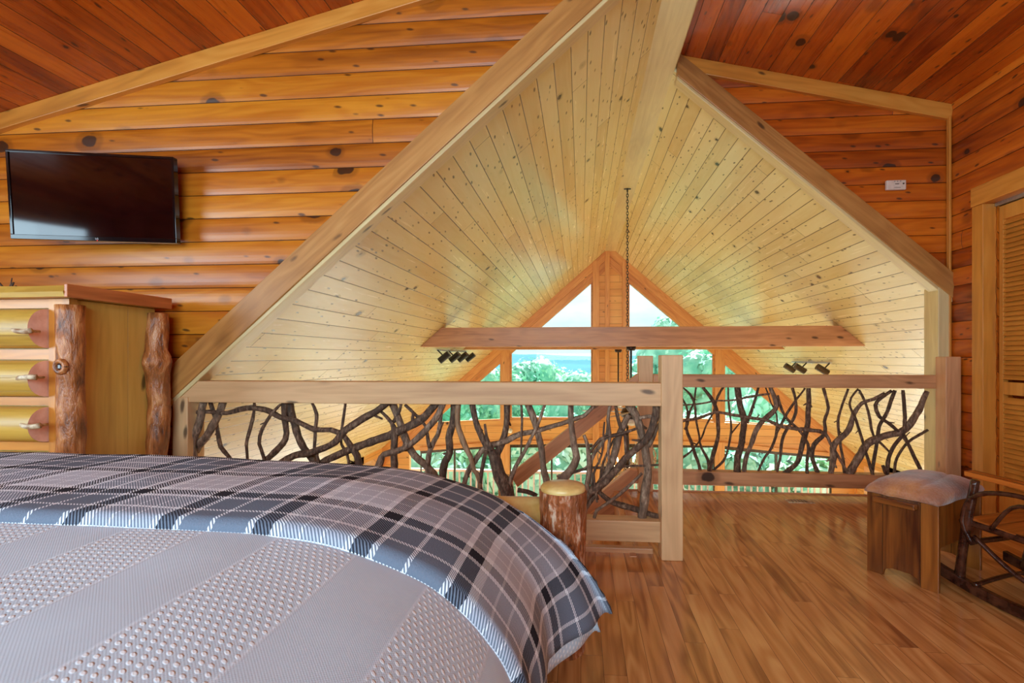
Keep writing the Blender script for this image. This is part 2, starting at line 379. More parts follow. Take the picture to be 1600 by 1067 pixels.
# solid backing behind the siding (the walls have thickness)
p = [(XL, 0), (-2.46, 0), (-2.46, zroof(-2.46)+.1)]+[(RX, RZ+.02), (XL, zdorm(XL))]
struct(MB().prism(p, YN+.001, YN+.1).build('wall_left_gable_back', M['wall'], off=False))
p = [(XR, zroof(XR)+.1), (XR, zdorm(XR)), (RX, RZ+.02)]
struct(MB().prism(p, YR+.001, YR+.1).build('wall_right_gable_back', M['wallred'], off=False))
# closet wall on the right, in log siding, with the closet opening
def wall_right():
    mb = MB(); w = .143; dy0, dy1, dz1 = 2.05, 3.885, 2.26
    for (y0, y1, za, zb) in ((dy1, YR, 0, 3.2), (dy0, dy1, dz1, 3.2), (-2.5, dy0, 0, 3.2)):
        k = math.floor(za/w); zs = []
        while k*w < zb:
            for j in range(8):
                f = j/8; z = (k+f)*w
                if za <= z <= zb: zs.append((z, .010*(1-abs(2*f-1)**2.6)))
            k += 1
        pv = None
        for z, d in zs:
            i = len(mb.v); mb.v += [Vector((XR-d, y0, z)), Vector((XR-d, y1, z))]
            if pv is not None: mb.f.append((pv, i, i+1, pv+1))
            pv = i
    struct(mb.build('wall_right', M['wallred'], None, (0, 1, 0), (0, 0, 1), off=False))
    mb = MB()
    for (y0, y1, za, zb) in ((dy1, YR, 0, 3.2), (dy0, dy1, dz1, 3.2), (-2.5, dy0, 0, 3.2)): mb.box((XR+.001, y0, za), (XR+.1, y1, zb))
    mb.box((XR+.6, dy0-.15, 0), (XR+.65, dy1+.15, 2.5)); mb.box((XR+.1, dy0-.15, 2.35), (XR+.6, dy1+.15, 2.4)); mb.box((XR+.1, dy0-.15, 0), (XR+.6, dy0-.1, 2.35)); mb.box((XR+.1, dy1+.1, 0), (XR+.6, dy1+.15, 2.35))
    struct(mb.build('wall_right_back', M['wallred'], None, (0, 1, 0), off=False))
wall_right()
# bedroom walls behind the camera (with window openings)
mb = MB(); mb.box((XL, -2.6, 0), (XR, -2.5, .95)); mb.box((XL, -2.6, 2.55), (XR, -2.5, 3.8)); mb.box((XL, -2.6, .95), (-2.4, -2.5, 2.55)); mb.box((1.2, -2.6, .95), (XR, -2.5, 2.55))
struct(mb.build('wall_back', M['wall'], off=False))
mb = MB(); mb.box((XL-.1, -2.6, 0), (XL, YN, .8)); mb.box((XL-.1, -2.6, 2.2), (XL, YN, 2.7)); mb.box((XL-.1, -2.6, .8), (XL, -.8, 2.2)); mb.box((XL-.1, 1.2, .8), (XL, YN, 2.2))
struct(mb.build('wall_left', M['wall'], axis=(0, 1, 0), off=False))
# ceilings
def slope(name, x0, x1, zf, y0, y1, mat, th=.05):
    poly = [(x0, zf(x0)), (x1, zf(x1)), (x1, zf(x1)+th), (x0, zf(x0)+th)]
    return struct(MB().prism(poly, y0, y1).build(name, mat, axis=(0, 1, 0), off=False))
slope('ceiling_bedroom_left', XL, DX, zdorm, -2.6, YN+.05, M['dorm'])
slope('ceiling_bedroom_right', DX, XR+.1, zdorm, -2.6, YR+.05, M['dorm'])
slope('ceiling_vault_left', RX-EV-.3, RX, zroof, YN, YG+.4, M['vault'], .08)
slope('ceiling_vault_right', RX, RX+EV+.3, zroof, YR-.02, YG+.4, M['vault'], .08)
# floors
mb = MB(); mb.box((XL, -2.6, -.25), (XR+.6, 2.97, 0)); mb.box((.30, 2.97, -.25), (XR+.1, 4.345, 0))
struct(mb.build('floor', M['floor'], axis=(0, 1, 0), off=False))
struct(MB().box((-6, 2.5, -3.0), (7, YG, -2.8)).build('floor_lower', M['floorlow'], axis=(0, 1, 0), off=False))
mb = MB(); mb.box((-2.5, 2.955, -.02), (.42, 3.005, .028)); mb.box((.28, 2.9, -.26), (.32, 4.345, .004)); mb.box((.30, 4.345, -.26), (XR, 4.37, .008))
struct(mb.build('trim_floor_nosing', M['beam'], bevel=.004))
# great room side walls
for nm, x, sgn in (('wall_great_room_left', RX-EV, -1), ('wall_great_room_right', RX+EV, 1)):
    ya, yb = (2.6, YG)
    mb = MB(); x0, x1 = sorted((x, x+.15*sgn))
    mb.box((x0, ya, -2.8), (x1, 5.0, -.9)); mb.box((x0, 9.9, -2.8), (x1, 10.6, -.9)); mb.box((x0, 11.35, -2.8), (x1, yb, -.9))
    mb.box((x0, 5.0, -2.8), (x1, 11.35, -2.45)); mb.box((x0, 5.0, -1.2), (x1, 11.35, -.9))
    struct(mb.build(nm, M['gable'], axis=(0, 1, 0), off=False))
# wall under the loft and behind the stairs
struct(MB().box((-6, 2.5, -3), (7, 2.6, -.1)).build('wall_under_loft', M['gable'], off=False))

# glass gable: every panel is laid out on the wall's own plane
G = lambda u, v: (lambda q: (q.x, q.z))(atY(u, v, YG))
def gprism(mb, pix, y0, y1): mb.prism([G(*p) for p in pix], y0, y1)
mb = MB()
gprism(mb, [(926,340),(980,340),(980,700),(926,700)], YG-.05, YG+.1)          # centre column siding
gprism(mb, [(600,668),(672,660),(800,656),(948,655),(1100,659),(1277,668),(1345,676),(1345,716),(1300,713),(1213,705),(1130,696),(948,692),(797,694),(657,703),(600,708)], YG-.02, YG+.1)
gprism(mb, [(1299,668),(1450,668),(1450,900),(1299,900)], YG-.02, YG+.1)
gprism(mb, [(460,640),(640,640),(640,900),(460,900)], YG-.02, YG+.1)
gprism(mb, [(640,640),(676,660),(600,668)], YG-.02, YG+.1)
struct(mb.build('wall_front', M['gable'], off=False))
# trims of the gable
tn = 0
def trim(mb, mat, axis=(1, 0, 0), bevel=.004):
    global tn; tn += 1
    return struct(mb.build('trim_%d' % tn, mat, axis=axis, bevel=bevel))
xa, xb = RX-EV, RX+EV
for s in (-1, 1):
    x1 = RX+s*EV
    for d0, d1, ya, m_ in ((.0, .17, YG-.10, 'gtrim'), (.17, .34, YG-.06, 'gtrim')):
        mb = MB(); mb.prism([(RX, RZ-d0*1.33), (x1, zroof(x1)-d0*1.33), (x1, zroof(x1)-d1*1.33), (RX, RZ-d1*1.33)], ya, YG+.06); trim(mb, M[m_], (1, 0, -s*RS))
for ua, ub, va, vb, dy in ((926,936,408,705,.115), (945,952,392,705,.14), (972,981,408,705,.115), (783,797,540,660,.08), (1116,1131,540,660,.08),
                           (783,797,690,900,.08), (1116,1131,690,900,.08), (926,981,690,900,.08), (1334,1342,668,900,.08)):
    mb = MB(); gprism(mb, [(ua,va),(ub,va),(ub,vb),(ua,vb)], YG-dy, YG+.08); trim(mb, M['gtrim'], (0, 0, 1))
mb = MB(); gprism(mb, [(657,698),(797,688),(948,686),(1130,690),(1213,699),(1303,707),(1303,713),(1213,705),(1130,696),(948,692),(797,694),(657,704)], YG-.07, YG+.08); trim(mb, M['gtrim'])
# glazing
wno = 0
def pane(pix, fr=None):
    global wno; wno += 1
    mb = MB(); gprism(mb, pix, YG+.02, YG+.03); g = struct(mb.build('window_%d' % wno, M['glass']))
    n = len(pix); mb = MB(); P = [G(*p) for p in pix]; cx = sum(p[0] for p in P)/n; cz = sum(p[1] for p in P)/n
    for i in range(n):
        a, b = P[i], P[(i+1) % n]; sh = lambda p: (p[0]+(cx-p[0])*.04, p[1]+(cz-p[1])*.05)
        mb.prism([a, b, sh(b), sh(a)], YG-.01, YG+.055)
    mb.build('window_frame', fr or M['gtrim'], g)
pane([(926,425),(926,656),(797,656),(797,545)])
pane([(981,425),(1116,535),(1116,659),(981,656)])
pane([(783,556),(783,656),(664,662)]); pane([(1131,560),(1277,668),(1131,659)])
dk = M['spot']
for a, b in ((657,710),(710,783)): pane([(a,704 if a<700 else 699),(b,699 if b<750 else 694),(b,900),(a,900)], dk)
for a, b in ((797,862),(862,926),(981,1048),(1048,1116)): pane([(a,694),(b,694),(b,900),(a,900)], dk)
for a, b in ((1131,1213),(1213,1299)): pane([(a,697 if a<1200 else 705),(b,705 if b<1220 else 712),(b,900),(a,900)], dk)

# ridge beam, tie beams, rakes and columns of the loft opening
zb_ = 3.585
mb = MB(); mb.box((RX-.125, -2.6, zb_), (RX+.125, YG, zb_+.25)); trim(mb, M['fascia'], (0, 1, 0))
mb = MB(); mb.box((RX-.14, -2.6, zb_+.03), (RX-.125, YR, zb_+.2)); mb.box((RX+.125, -2.6, zb_+.03), (RX+.14, YR, zb_+.2)); trim(mb, M['fascia'], (0, 1, 0))
def tie(y, name, z0=1.28, z1=1.53, th=.17):
    xx = lambda z: (RZ-z)/RS
    mb = MB(); mb.prism([(RX-xx(z0), z0), (RX+xx(z0), z0), (RX+xx(z1), z1), (RX-xx(z1), z1)], y, y+th)
    return struct(mb.build(name, M['beam'], bevel=.006))
tie(6.36, 'ceiling_tie_beam'); tie(8.75, 'ceiling_tie_beam')
def rake(s, x_low, y0, y1, name):
    # brown face plate on the wall side plus pale soffit edge under it
    k = math.sqrt(1+RS*RS); up = .155*k; dn = .0
    xt = RX-.14*s*-1 if s > 0 else RX-.14
    xt = RX+s*.14
    f = lambda x, d: zroof(x)+d
    mb = MB(); mb.prism([(xt, f(xt, -.03*k)), (x_low, f(x_low, -.03*k)), (x_low, f(x_low, up-.03*k)), (xt, f(xt, up-.03*k))], y0, y0+.05)
    trim(mb, M['trim'], (1, 0, -s*RS))
    mb = MB(); mb.prism([(xt, f(xt, -.052*k)), (x_low, f(x_low, -.052*k)), (x_low, f(x_low, -.02*k)), (xt, f(xt, -.02*k))], y0+.012, y1+.07)
    trim(mb, M['fascia'], (1, 0, -s*RS))
rake(-1, -2.52, YN-.055, YN, 'l'); rake(1, XR, YR-.06, YR, 'r')
# dormer ceiling edge boards on the gable walls
mb = MB(); mb.prism([(XL, zdorm(XL)), (RX-.14, zdorm(RX-.14)), (RX-.14, zdorm(RX-.14)-.105), (XL, zdorm(XL)-.105)], YN-.045, YN-.005); trim(mb, M['closet'], (1, 0, DS))
mb = MB(); mb.prism([(XR, zdorm(XR)), (RX+.14, zdorm(RX+.14)), (RX+.14, zdorm(RX+.14)-.125), (XR, zdorm(XR)-.125)], YR-.045, YR-.005); trim(mb, M['closet'], (1, 0, -DS))
# corner bead and column under the right rake
mb = MB(); mb.box((XR-.035, YR-.055, 0), (XR-.016, YR-.02, 3.1)); trim(mb, M['closet'], (0, 0, 1))
mb = MB(); mb.box((2.885, YR-.05, -.2), (XR-.02, YR+.12, zroof(2.89)-.04)); trim(mb, M['fascia'], (0, 0, 1))
mb = MB(); mb.box((-2.50, YN-.04, -.2), (-2.40, YN+.10, .90)); trim(mb, M['rail'], (0, 0, 1))
# closet casing
mb = MB(); mb.box((2.905, 3.888, 0), (XR, 3.99, 2.26)); trim(mb, M['closet'], (0, 0, 1))
mb = MB(); mb.box((2.895, 1.95, 2.26), (XR, 3.99, 2.40)); trim(mb, M['closet'], (0, 1, 0))
mb = MB(); mb.box((2.985, 2.05, 2.235), (3.01, 3.885, 2.26)); trim(mb, M['silver'], (0, 1, 0), 0)
dno = 0
def louver(y0, y1):
    global dno; dno += 1
    mb = MB(); x0, x1 = 3.005, 3.04; st = .035
    mb.box((x0, y0, .02), (x1, y0+st, 2.23)); mb.box((x0, y1-st, .02), (x1, y1, 2.23))
    for a, b in ((.02, .2), (.88, .97), (2.13, 2.23)): mb.box((x0, y0+st, a), (x1, y1-st, b))
    d = struct(mb.build('door_%d' % dno, M['closet'], axis=(0, 0, 1), bevel=.002))
    mb = MB(); z = .215
    while z < 2.12:
        if not (.86 < z < .985):
            R_ = Matrix.Translation((x0+.015, 0, z)) @ Matrix.Rotation(math.radians(-56), 4, 'Y')
            mb.box((-.025, y0+st, -.003), (.025, y1-st, .003), R_)
        z += .0345
    mb.build('louver_slats', M['closet'], d, axis=(0, 1, 0))
    return d
for k in range(4): louver(3.88-.458*(k+1), 3.875-.458*k)

# ------------------------------------------------------------------ twig railings
def branch(parent, pts, rads, mat, seed):
    P, R_ = smoothpts(pts, rads, .035)
    P = [p+Vector((noise.noise(p*9+Vector((seed, 0, 0))), noise.noise(p*9+Vector((0, seed, 0)))*.6, noise.noise(p*9)))*.006 for p in P]
    R_ = [r*(1+.16*noise.noise(p*22+Vector((seed, 0, 0)))) for p, r in zip(P, R_)]
    mb = MB().tube(P, R_, 9, True, .18, seed)
    # knobbly stubs
    rnd = random.Random(seed*13+5)
    if len(P) > 8:
        for _ in range(rnd.choice((0, 1, 1, 2))):
            i = rnd.randrange(2, len(P)-3); d = (P[i+1]-P[i]).normalized(); o = d.orthogonal(); o.rotate(Matrix.Rotation(rnd.uniform(0, 6.28), 3, d))
            q = P[i]; r = max(.004, R_[i]*.42); ln = R_[i]*1.0+rnd.uniform(.01, .035)
            mb.tube([q, q+(o+d*.7).normalized()*ln*.6, q+(o+d*.9).normalized()*ln*1.3], [r*1.3, r, r*.7], 6)
    o = mb.build('branch', mat, parent, smooth=True)
    return o
def twigs(parent, data, plane):
    for i, (ox, oy, sc, pts, mt) in enumerate(data):
        off = ((i*37) % 5-2)*.013
        Y = plane+off; P = []; R_ = []; w0 = pts[0][2]
        for q in pts:
            if len(q) > 2: w0 = q[2]
            u, v = ox+q[0]/sc, oy+q[1]/sc
            P.append(atY(u, v, Y)); t = Y/ray(u, v)[1]; R_.append(max(.0042, w0/sc*t/F*.5))
        branch(parent, P, R_, M[mt], i+1)
B_, LT, PL = 'bark', 'barklight', 'peeled'
a_ = (280, 600, 5.333); b_ = (550, 600, 5.333); c_ = (780, 600, 3.5567); d_ = (1050, 560, 4.852); e_ = (1250, 560, 4.848)
near = [
 (*a_, [(85,1180,95),(110,900,85),(112,600,80),(110,470,70),(165,330,60),(205,150,55)], LT),
 (*a_, [(112,620,70),(150,520,68),(250,400,62),(320,270,60),(368,150,58)], LT),
 (*a_, [(262,150,35),(290,260,30),(320,400,32),(345,520,35),(420,610,30),(510,820,30),(560,1180,28)], B_),
 (*a_, [(112,235,32),(250,230,34),(400,240,38),(560,200,44),(720,212,46),(850,278,46),(970,305,46),(1130,380,44),(1260,382,44),(1380,440,48),(1460,560,55),(1500,650,58),(1545,900,55),(1560,1180,50)], B_),
 (*a_, [(622,150,20),(610,290,28),(567,470,26),(565,610,22),(560,1180,22)], B_),
 (*a_, [(842,170,22),(760,260,26),(690,380,28),(665,500,28),(710,610,28),(750,900,26),(700,1180,26)], B_),
 (*a_, [(880,150,50),(878,300,48),(882,460,50),(760,600,50),(600,800,50),(480,1180,48)], B_),
 (*a_, [(905,150,70),(960,340,60),(1040,540,60),(1120,640,58),(1250,900,55),(1300,1180,55)], B_),
 (*a_, [(1105,150,20),(1147,250,30),(1135,400,28),(1130,560,28),(1165,640,25),(1200,1180,24)], B_),
 (*a_, [(1387,150,24),(1355,350,25),(1350,500,24),(1410,640,24),(1450,1180,22)], B_),
 (*a_, [(560,900,58),(900,625,60),(1100,570,60),(1300,480,60),(1390,380,62),(1560,270,58),(1640,225,56),(1750,150,50)], B_),
 (*a_, [(1050,760,58),(1220,640,62),(1400,560,64),(1640,465,70),(1840,390,74),(2000,300,72),(2160,150,66)], B_),
 (*b_, [(335,150,66),(390,300,58),(440,440,60),(520,590,62),(640,710,70),(760,900,66),(800,1180,60)], LT),
 (*b_, [(235,225,22),(325,325,32),(350,400,55),(352,560,62),(345,800,60),(300,1180,55)], B_),
 (*b_, [(410,150,24),(400,225,26),(350,320,32)], B_),
 (*b_, [(170,800,60),(235,640,58),(262,590,52),(380,560,55),(480,510,50),(580,420,52),(690,300,56),(765,150,55)], LT),
 (*b_, [(440,170,26),(540,262,26),(610,350,26),(640,480,32),(652,530,38)], B_),
 (*b_, [(620,1180,40),(628,680,44),(660,520,46),(712,430,40),(742,360,30),(768,318,14)], LT),
 (*b_, [(742,240,34),(735,330,30),(716,430,30)], LT),
 (*b_, [(848,150,50),(840,340,58),(810,450,64),(812,580,60),(760,720,68),(730,1180,60)], B_),
 (*b_, [(890,150,50),(878,330,46),(930,480,48),(990,600,48),(1012,720,42),(1062,800,40),(1100,1180,40)], PL),
 (*b_, [(1003,150,50),(1030,310,50),(1090,450,58),(1160,560,75),(1200,640,105),(1230,760,115),(1290,880,120),(1310,1180,110)], B_),
 (*b_, [(1292,150,52),(1285,350,50),(1255,480,60),(1208,580,70),(1190,660,80)], B_),
 (*b_, [(1105,330,20),(1120,430,28),(1142,500,32),(1165,560,34)], B_),
 (*b_, [(900,960,45),(950,770,44),(1010,660,48),(1080,560,50),(1170,510,52),(1290,470,50),(1400,420,46),(1510,395,42),(1690,345,38),(1880,285,36),(1940,262,34),(2010,190,30),(2110,100,28)], LT),
 (*b_, [(1115,560,34),(1082,700,36),(1070,810,38),(1050,1180,36)], B_),
 (*b_, [(1405,150,16),(1415,260,24),(1410,400,20),(1408,590,16)], B_),
 (*b_, [(1462,150,58),(1530,330,58),(1568,470,56),(1592,640,52),(1605,740,58),(1625,850,66),(1630,1180,60)], LT),
 (*b_, [(1612,150,22),(1550,330,28),(1500,440,30),(1430,580,34),(1345,730,38),(1310,810,40),(1295,900,44)], LT),
 (*c_, [(400,95,32),(400,230,32),(415,340,38),(430,410,42),(392,480,48),(340,540,54),(300,640,50),(290,790,50)], LT),
 (*c_, [(622,95,22),(606,200,20),(615,270,18),(606,370,18),(610,440,14)], LT),
 (*c_, [(645,95,18),(670,230,20),(702,290,20),(705,390,18)], B_),
 (*c_, [(712,95,50),(770,200,44),(800,300,40),(820,400,44),(826,500,46),(810,640,50),(790,778,50)], LT),
 (*c_, [(878,90,44),(865,200,44),(830,290,42),(770,350,42),(700,420,38),(640,490,44),(560,560,50),(480,620,58),(400,740,55)], B_),
 (*c_, [(725,170,30),(672,270,38),(640,400,44),(590,500,40),(530,600,38),(482,690,30),(470,790,30)], LT),
 (*c_, [(475,285,18),(495,350,25),(500,450,28),(490,560,28),(478,660,26)], LT),
 (*c_, [(775,192,24),(820,185,22),(890,182,22)], LT),
 (*c_, [(900,742,32),(800,710,32),(690,675,34),(610,650,32),(555,598,26)], B_),
 (*c_, [(530,764,18),(540,700,20),(620,650,20),(700,590,18),(795,498,16)], LT),
 (*c_, [(408,490,16),(510,465,18),(600,465,14),(770,455,13),(895,450,12)], B_),
 (*c_, [(500,385,16),(560,310,20),(640,285,20),(765,248,14)], B_),
 (*c_, [(515,560,20),(510,420,24),(560,345,22),(602,275,22),(606,200,18)], LT),
 (*c_, [(893,205,14),(860,290,22),(826,345,26)], LT),
 (*c_, [(105,588,26),(160,600,26),(210,622,24)], B_),
 (*c_, [(560,600,26),(575,440,14),(640,300,12)], B_),
 (*c_, [(548,640,16),(525,500,14),(570,390,12),(585,210,10)], B_),
]
far = [
 (*d_, [(78,218,12),(140,270,20),(172,350,18),(182,450,16),(205,590,15),(225,680,20),(275,775,22),(280,850,22)], B_),
 (*d_, [(180,218,14),(168,330,14),(130,400,16),(118,500,20),(95,540,20)], B_),
 (*d_, [(70,290,14),(120,400,18),(108,530,22),(150,640,24),(215,858,24)], B_),
 (*d_, [(232,215,22),(308,320,28),(345,430,28),(346,600,28),(305,750,32),(283,858,36)], B_),
 (*d_, [(388,218,18),(345,290,18),(312,410,14),(260,510,14),(212,625,14),(140,712,16),(70,760,16)], B_),
 (*d_, [(70,475,22),(200,452,22),(320,412,20),(450,425,24),(600,450,24),(720,470,26),(850,520,28),(1000,540,28),(1130,552,28)], LT),
 (*d_, [(70,356,12),(200,346,13),(330,322,13),(480,316,14),(600,286,18),(742,270,14)], LT),
 (*d_, [(423,218,12),(432,380,16),(450,530,16),(425,680,16),(390,780,18),(300,858,18)], B_),
 (*d_, [(493,215,46),(515,350,44),(545,480,48),(530,620,48),(500,740,50),(495,866,52)], B_),
 (*d_, [(655,218,18),(620,350,20),(568,490,26)], B_),
 (*d_, [(515,490,9),(448,570,13)], B_),
 (*d_, [(745,215,30),(785,320,38),(780,390,40),(670,490,38),(610,620,35),(560,760,32),(545,870,34)], LT),
 (*d_, [(708,218,10),(755,340,11),(790,430,12),(795,550,22),(760,670,20),(700,760,18),(650,872,18)], B_),
 (*d_, [(1008,225,14),(900,370,18),(840,470,20),(795,565,20)], B_),
 (*d_, [(912,225,22),(940,340,22),(925,450,22),(842,590,24),(825,720,22),(793,872,18)], B_),
 (*d_, [(800,280,16),(850,430,20),(950,530,20),(1032,650,24),(1025,770,24),(1025,880,24)], B_),
 (*d_, [(1035,225,34),(1035,380,36),(1020,530,38),(980,680,38),(940,800,40),(830,880,34)], B_),
 (*e_, [(178,225,22),(215,370,24),(185,480,24),(190,570,30),(110,650,34),(90,740,32),(145,890,34)], B_),
 (*e_, [(0,530,24),(100,545,28),(190,570,28),(232,650,22),(300,760,20),(362,885,20)], LT),
 (*e_, [(368,232,18),(290,470,20),(310,650,20),(330,780,22),(336,892,24)], B_),
 (*e_, [(438,232,14),(375,340,16),(430,480,20),(490,680,20),(520,790,22),(558,900,24)], B_),
 (*e_, [(640,262,22),(560,305,26),(470,340,28),(410,420,34),(370,540,40),(260,650,45),(250,750,45),(230,890,36)], LT),
 (*e_, [(448,240,16),(510,370,20),(540,530,20),(568,605,18)], B_),
 (*e_, [(695,245,24),(620,300,24),(570,350,28),(600,440,26),(700,510,26),(790,600,26),(850,710,26),(940,900,26)], B_),
 (*e_, [(718,240,26),(660,400,26),(600,520,26),(580,660,26),(555,780,26),(550,900,24)], B_),
 (*e_, [(778,240,24),(790,380,26),(795,480,24),(780,570,26),(700,680,28),(665,790,30),(655,900,30)], B_),
 (*e_, [(965,250,36),(900,390,45),(830,500,50),(760,560,54),(620,590,50),(520,640,55),(440,750,60),(370,895,60)], LT),
 (*e_, [(972,540,18),(850,610,20),(770,690,20),(720,790,20),(712,900,20)], B_),
 (*e_, [(598,628,18),(678,712,16)], B_),
 (*e_, [(830,560,7),(800,590,9),(785,615,10)], B_), (*e_, [(625,810,20),(650,870,26)], B_),
]
# near railing
R1 = empty('twig_railing', (-.95, YN+.06, 0))
tag(R1, 'long twig railing behind the bed, dark crooked branches between hewn tan rails', 'railing')
def sub(mb, name, mat, root, **k):
    for i, p in enumerate(mb.v): mb.v[i] = p-root.location
    return mb.build(name, mat, root, **k)
mb = MB(); mb.prism([(-2.53, .868), (.455, .868), (.455, 1.0), (-2.40, 1.0)], YN-.03, YN+.09); sub(mb, 'top_rail', M['rail'], R1, bevel=.006)
mb = MB(); mb.box((-2.40, YN-.0, .085), (.455, YN+.11, .205)); sub(mb, 'bottom_rail', M['rail'], R1, bevel=.006)
mb = MB(); mb.box((.452, YN-.04, 0), (.572, YN+.085, 1.158)); sub(mb, 'newel_post', M['rail'], R1, axis=(0, 0, 1), bevel=.006)
_b = len(bpy.data.objects)
def twigs_in(root, data, plane):
    n0 = set(bpy.data.objects); twigs(root, data, plane)
    for o in bpy.data.objects:
        if o not in n0:
            for v in o.data.vertices: v.co -= root.location
twigs_in(R1, near, YN+.05)
# far railing beyond the open floor
R2 = empty('twig_railing', (1.75, YR, 0))
tag(R2, 'twig railing at the far floor edge between two square posts, left of the wooden ottoman', 'railing')
mb = MB(); mb.box((.612, YR-.06, .892), (2.87, YR+.05, 1.0)); sub(mb, 'top_rail', M['beam'], R2, bevel=.006)
mb = MB(); mb.box((.612, YR-.05, .065), (2.87, YR+.06, .18)); sub(mb, 'bottom_rail', M['beam'], R2, bevel=.006)
mb = MB(); mb.box((.49, YR-.05, .0), (.612, YR+.07, 1.158)); mb.box((.49, YR+.01, -.26), (.612, YR+.07, .0)); sub(mb, 'newel_post', M['rail'], R2, axis=(0, 0, 1), bevel=.006)
mb = MB(); mb.box((2.86, YR-.17, 0), (2.975, YR-.052, 1.15)); sub(mb, 'end_post', M['beam'], R2, axis=(0, 0, 1), bevel=.006)
twigs_in(R2, far, YR)
# stairs and their rail
R3 = empty('stair_railing', (-.1, YR, 0)); tag(R3, 'sloping stair handrail of square timber seen through the near twig railing', 'railing')
def srail(name, x0, z0, x1, z1, h, xe):
    mb = MB(); mb.prism([(xe, z0), (x0, z0), (x1, z1), (x1+.07, z1-h*.9), (x0+.02, z0-h), (xe, z0-h)], YR-.04, YR+.06); return sub(mb, name, M['beam'], R3, axis=(1, 0, .8), bevel=.01)
srail('top_rail', .48, 1.0, -.62, .12, .12, .49); srail('bottom_rail', .42, .185, -.7, -.72, .12, .49)
mb = MB(); mb.box((-.72, YR-.04, -1.1), (-.6, YR+.06, .1)); sub(mb, 'newel_post', M['rail'], R3, axis=(0, 0, 1))
ST_ = empty('staircase', (-1, 3.6, -2.8)); tag(ST_, 'wooden staircase going down to the left beside the near railing', 'stairs')
for k in range(12):
    x = .30-.25*(k+1); z = -.215*(k+1)
    mb = MB(); mb.box((x-.02, 3.1, z-.035), (x+.26, 4.28, z)); sub(mb, 'tread', M['floor'], ST_, axis=(0, 1, 0), bevel=.004)
    mb = MB(); mb.box((x+.235, 3.1, z), (x+.25, 4.28, z+.18)); sub(mb, 'riser', M['beam'], ST_, axis=(0, 1, 0))
for y in (3.06, 4.28):
    mb = MB(); mb.prism([(.29, -.02), (.29, -.3), (-2.75, -2.79), (-2.9, -2.79), (-2.9, -2.6)], y, y+.04); sub(mb, 'stringer', M['beam'], ST_, axis=(1, 0, .8))

# ------------------------------------------------------------------ bed
PROF = [(-2.62,.30),(-2.60,.55),(-2.54,.68),(-2.4,.745),(-1.9,.752),(-.9,.748),(-.675,.737),(-.52,.71),(-.346,.648),(-.254,.58),(-.197,.515),(-.162,.46),(-.128,.36),(-.118,.20)]
def resample(pts, n):
    P, _ = smoothpts([(p[0], 0, p[1]) for p in pts], [1]*len(pts), .02); L_ = [0]
    for i in range(1, len(P)): L_.append(L_[-1]+(P[i]-P[i-1]).length)
    out = []; j = 0
    for k in range(n):
        s = L_[-1]*k/(n-1)
        while j < len(L_)-2 and L_[j+1] < s: j += 1
        f = (s-L_[j])/max(1e-9, L_[j+1]-L_[j]); q = P[j].lerp(P[j+1], f); out.append((q.x, q.z, s))
    return out
def bed_cloth(name, mat, y_start, y_turn, foot_drop, thick, s_lo, s_hi, roll=0, flare=0, wr=1, parent=None):
    prof = [p for p in resample(PROF, 150) if s_lo <= p[2] <= s_hi]
    ys = []; y = y_start; dist = 0
    # foot-end profile: flat, then a round turn, then down
    n1 = int((y_turn-y_start)/.02)
    for k in range(n1+1): ys.append((y_start+(y_turn-y_start)*k/n1, 0, (y_turn-y_start)*k/n1))
    r = .10; base = ys[-1][2]
    for k in range(1, 9):
        q = k/8*math.pi/2; ys.append((y_turn+r*math.sin(q), r*(1-math.cos(q)), base+r*q))
    base = ys[-1][2]; m = int(foot_drop/.02)
    for k in range(1, m+1): ys.append((y_turn+r+.01*math.sin(k*.4), r+foot_drop*k/m, base+foot_drop*k/m))
    mb = MB(); uvs = []; s0 = resample(PROF, 150)[-1][2]
    for i, (y, dz, rl) in enumerate(ys):
        for j, (x, z, s) in enumerate(prof):
            e = min(1, rl/.03) if roll else 1; th = thick*math.sqrt(max(0, 1-(1-e)**2)) if roll else thick
            a = prof[max(0, j-1)]; b = prof[min(len(prof)-1, j+1)]; tx, tz = b[0]-a[0], b[1]-a[1]; l = math.hypot(tx, tz) or 1
            nx, nz = -tz/l, tx/l
            if nz < 0 and x > -1: nx, nz = nx, nz
            drop = max(0, .62-z) if x > -1 else 0
            px, py, pz = x+nx*th, y, z-dz+nz*th
            fw = max(0, min(1, (y-1.45)/.45)); fold = math.sin(y*19+1.2)*.5+math.sin(y*31)*.3
            px += flare*drop*fw*.55 + drop*.045*wr*fold*(1 if flare else .4)
            if flare: px += .04*fw; py += -drop*.10*fw
            if x > -.6:
                kk = .88*min(1, (x+.6)/.35); kk = kk*kk*(3-2*kk) if kk < 1 else 1; kk = min(kk, .9)
                kk /= .9; pz += dz*kk; py -= max(0, py-(y_turn+.04))*kk*.98
            pz -= .03*fw*min(1, max(0, (x+1.6)/.9)) if x > -1.6 else 0
            if dz > 0 and x < -.6: py += .03*math.sin(x*17)*min(1, dz/.2)
            pz += .004*noise.noise(Vector((x*5, y*5, 2)))*wr
            mb.v.append(Vector((px, py, pz))); uvs.append((s-s0, rl+y_start))
    n = len(prof)
    for i in range(len(ys)-1):
        for j in range(n-1): mb.f.append((i*n+j, i*n+j+1, (i+1)*n+j+1, (i+1)*n+j))
    o = mb.build(name, mat, parent, smooth=True, uvs=uvs)
    md = o.modifiers.new('solid', 'SOLIDIFY'); md.thickness = .006; md.offset = -1
    return o
S_ALL = resample(PROF, 150)[-1][2]
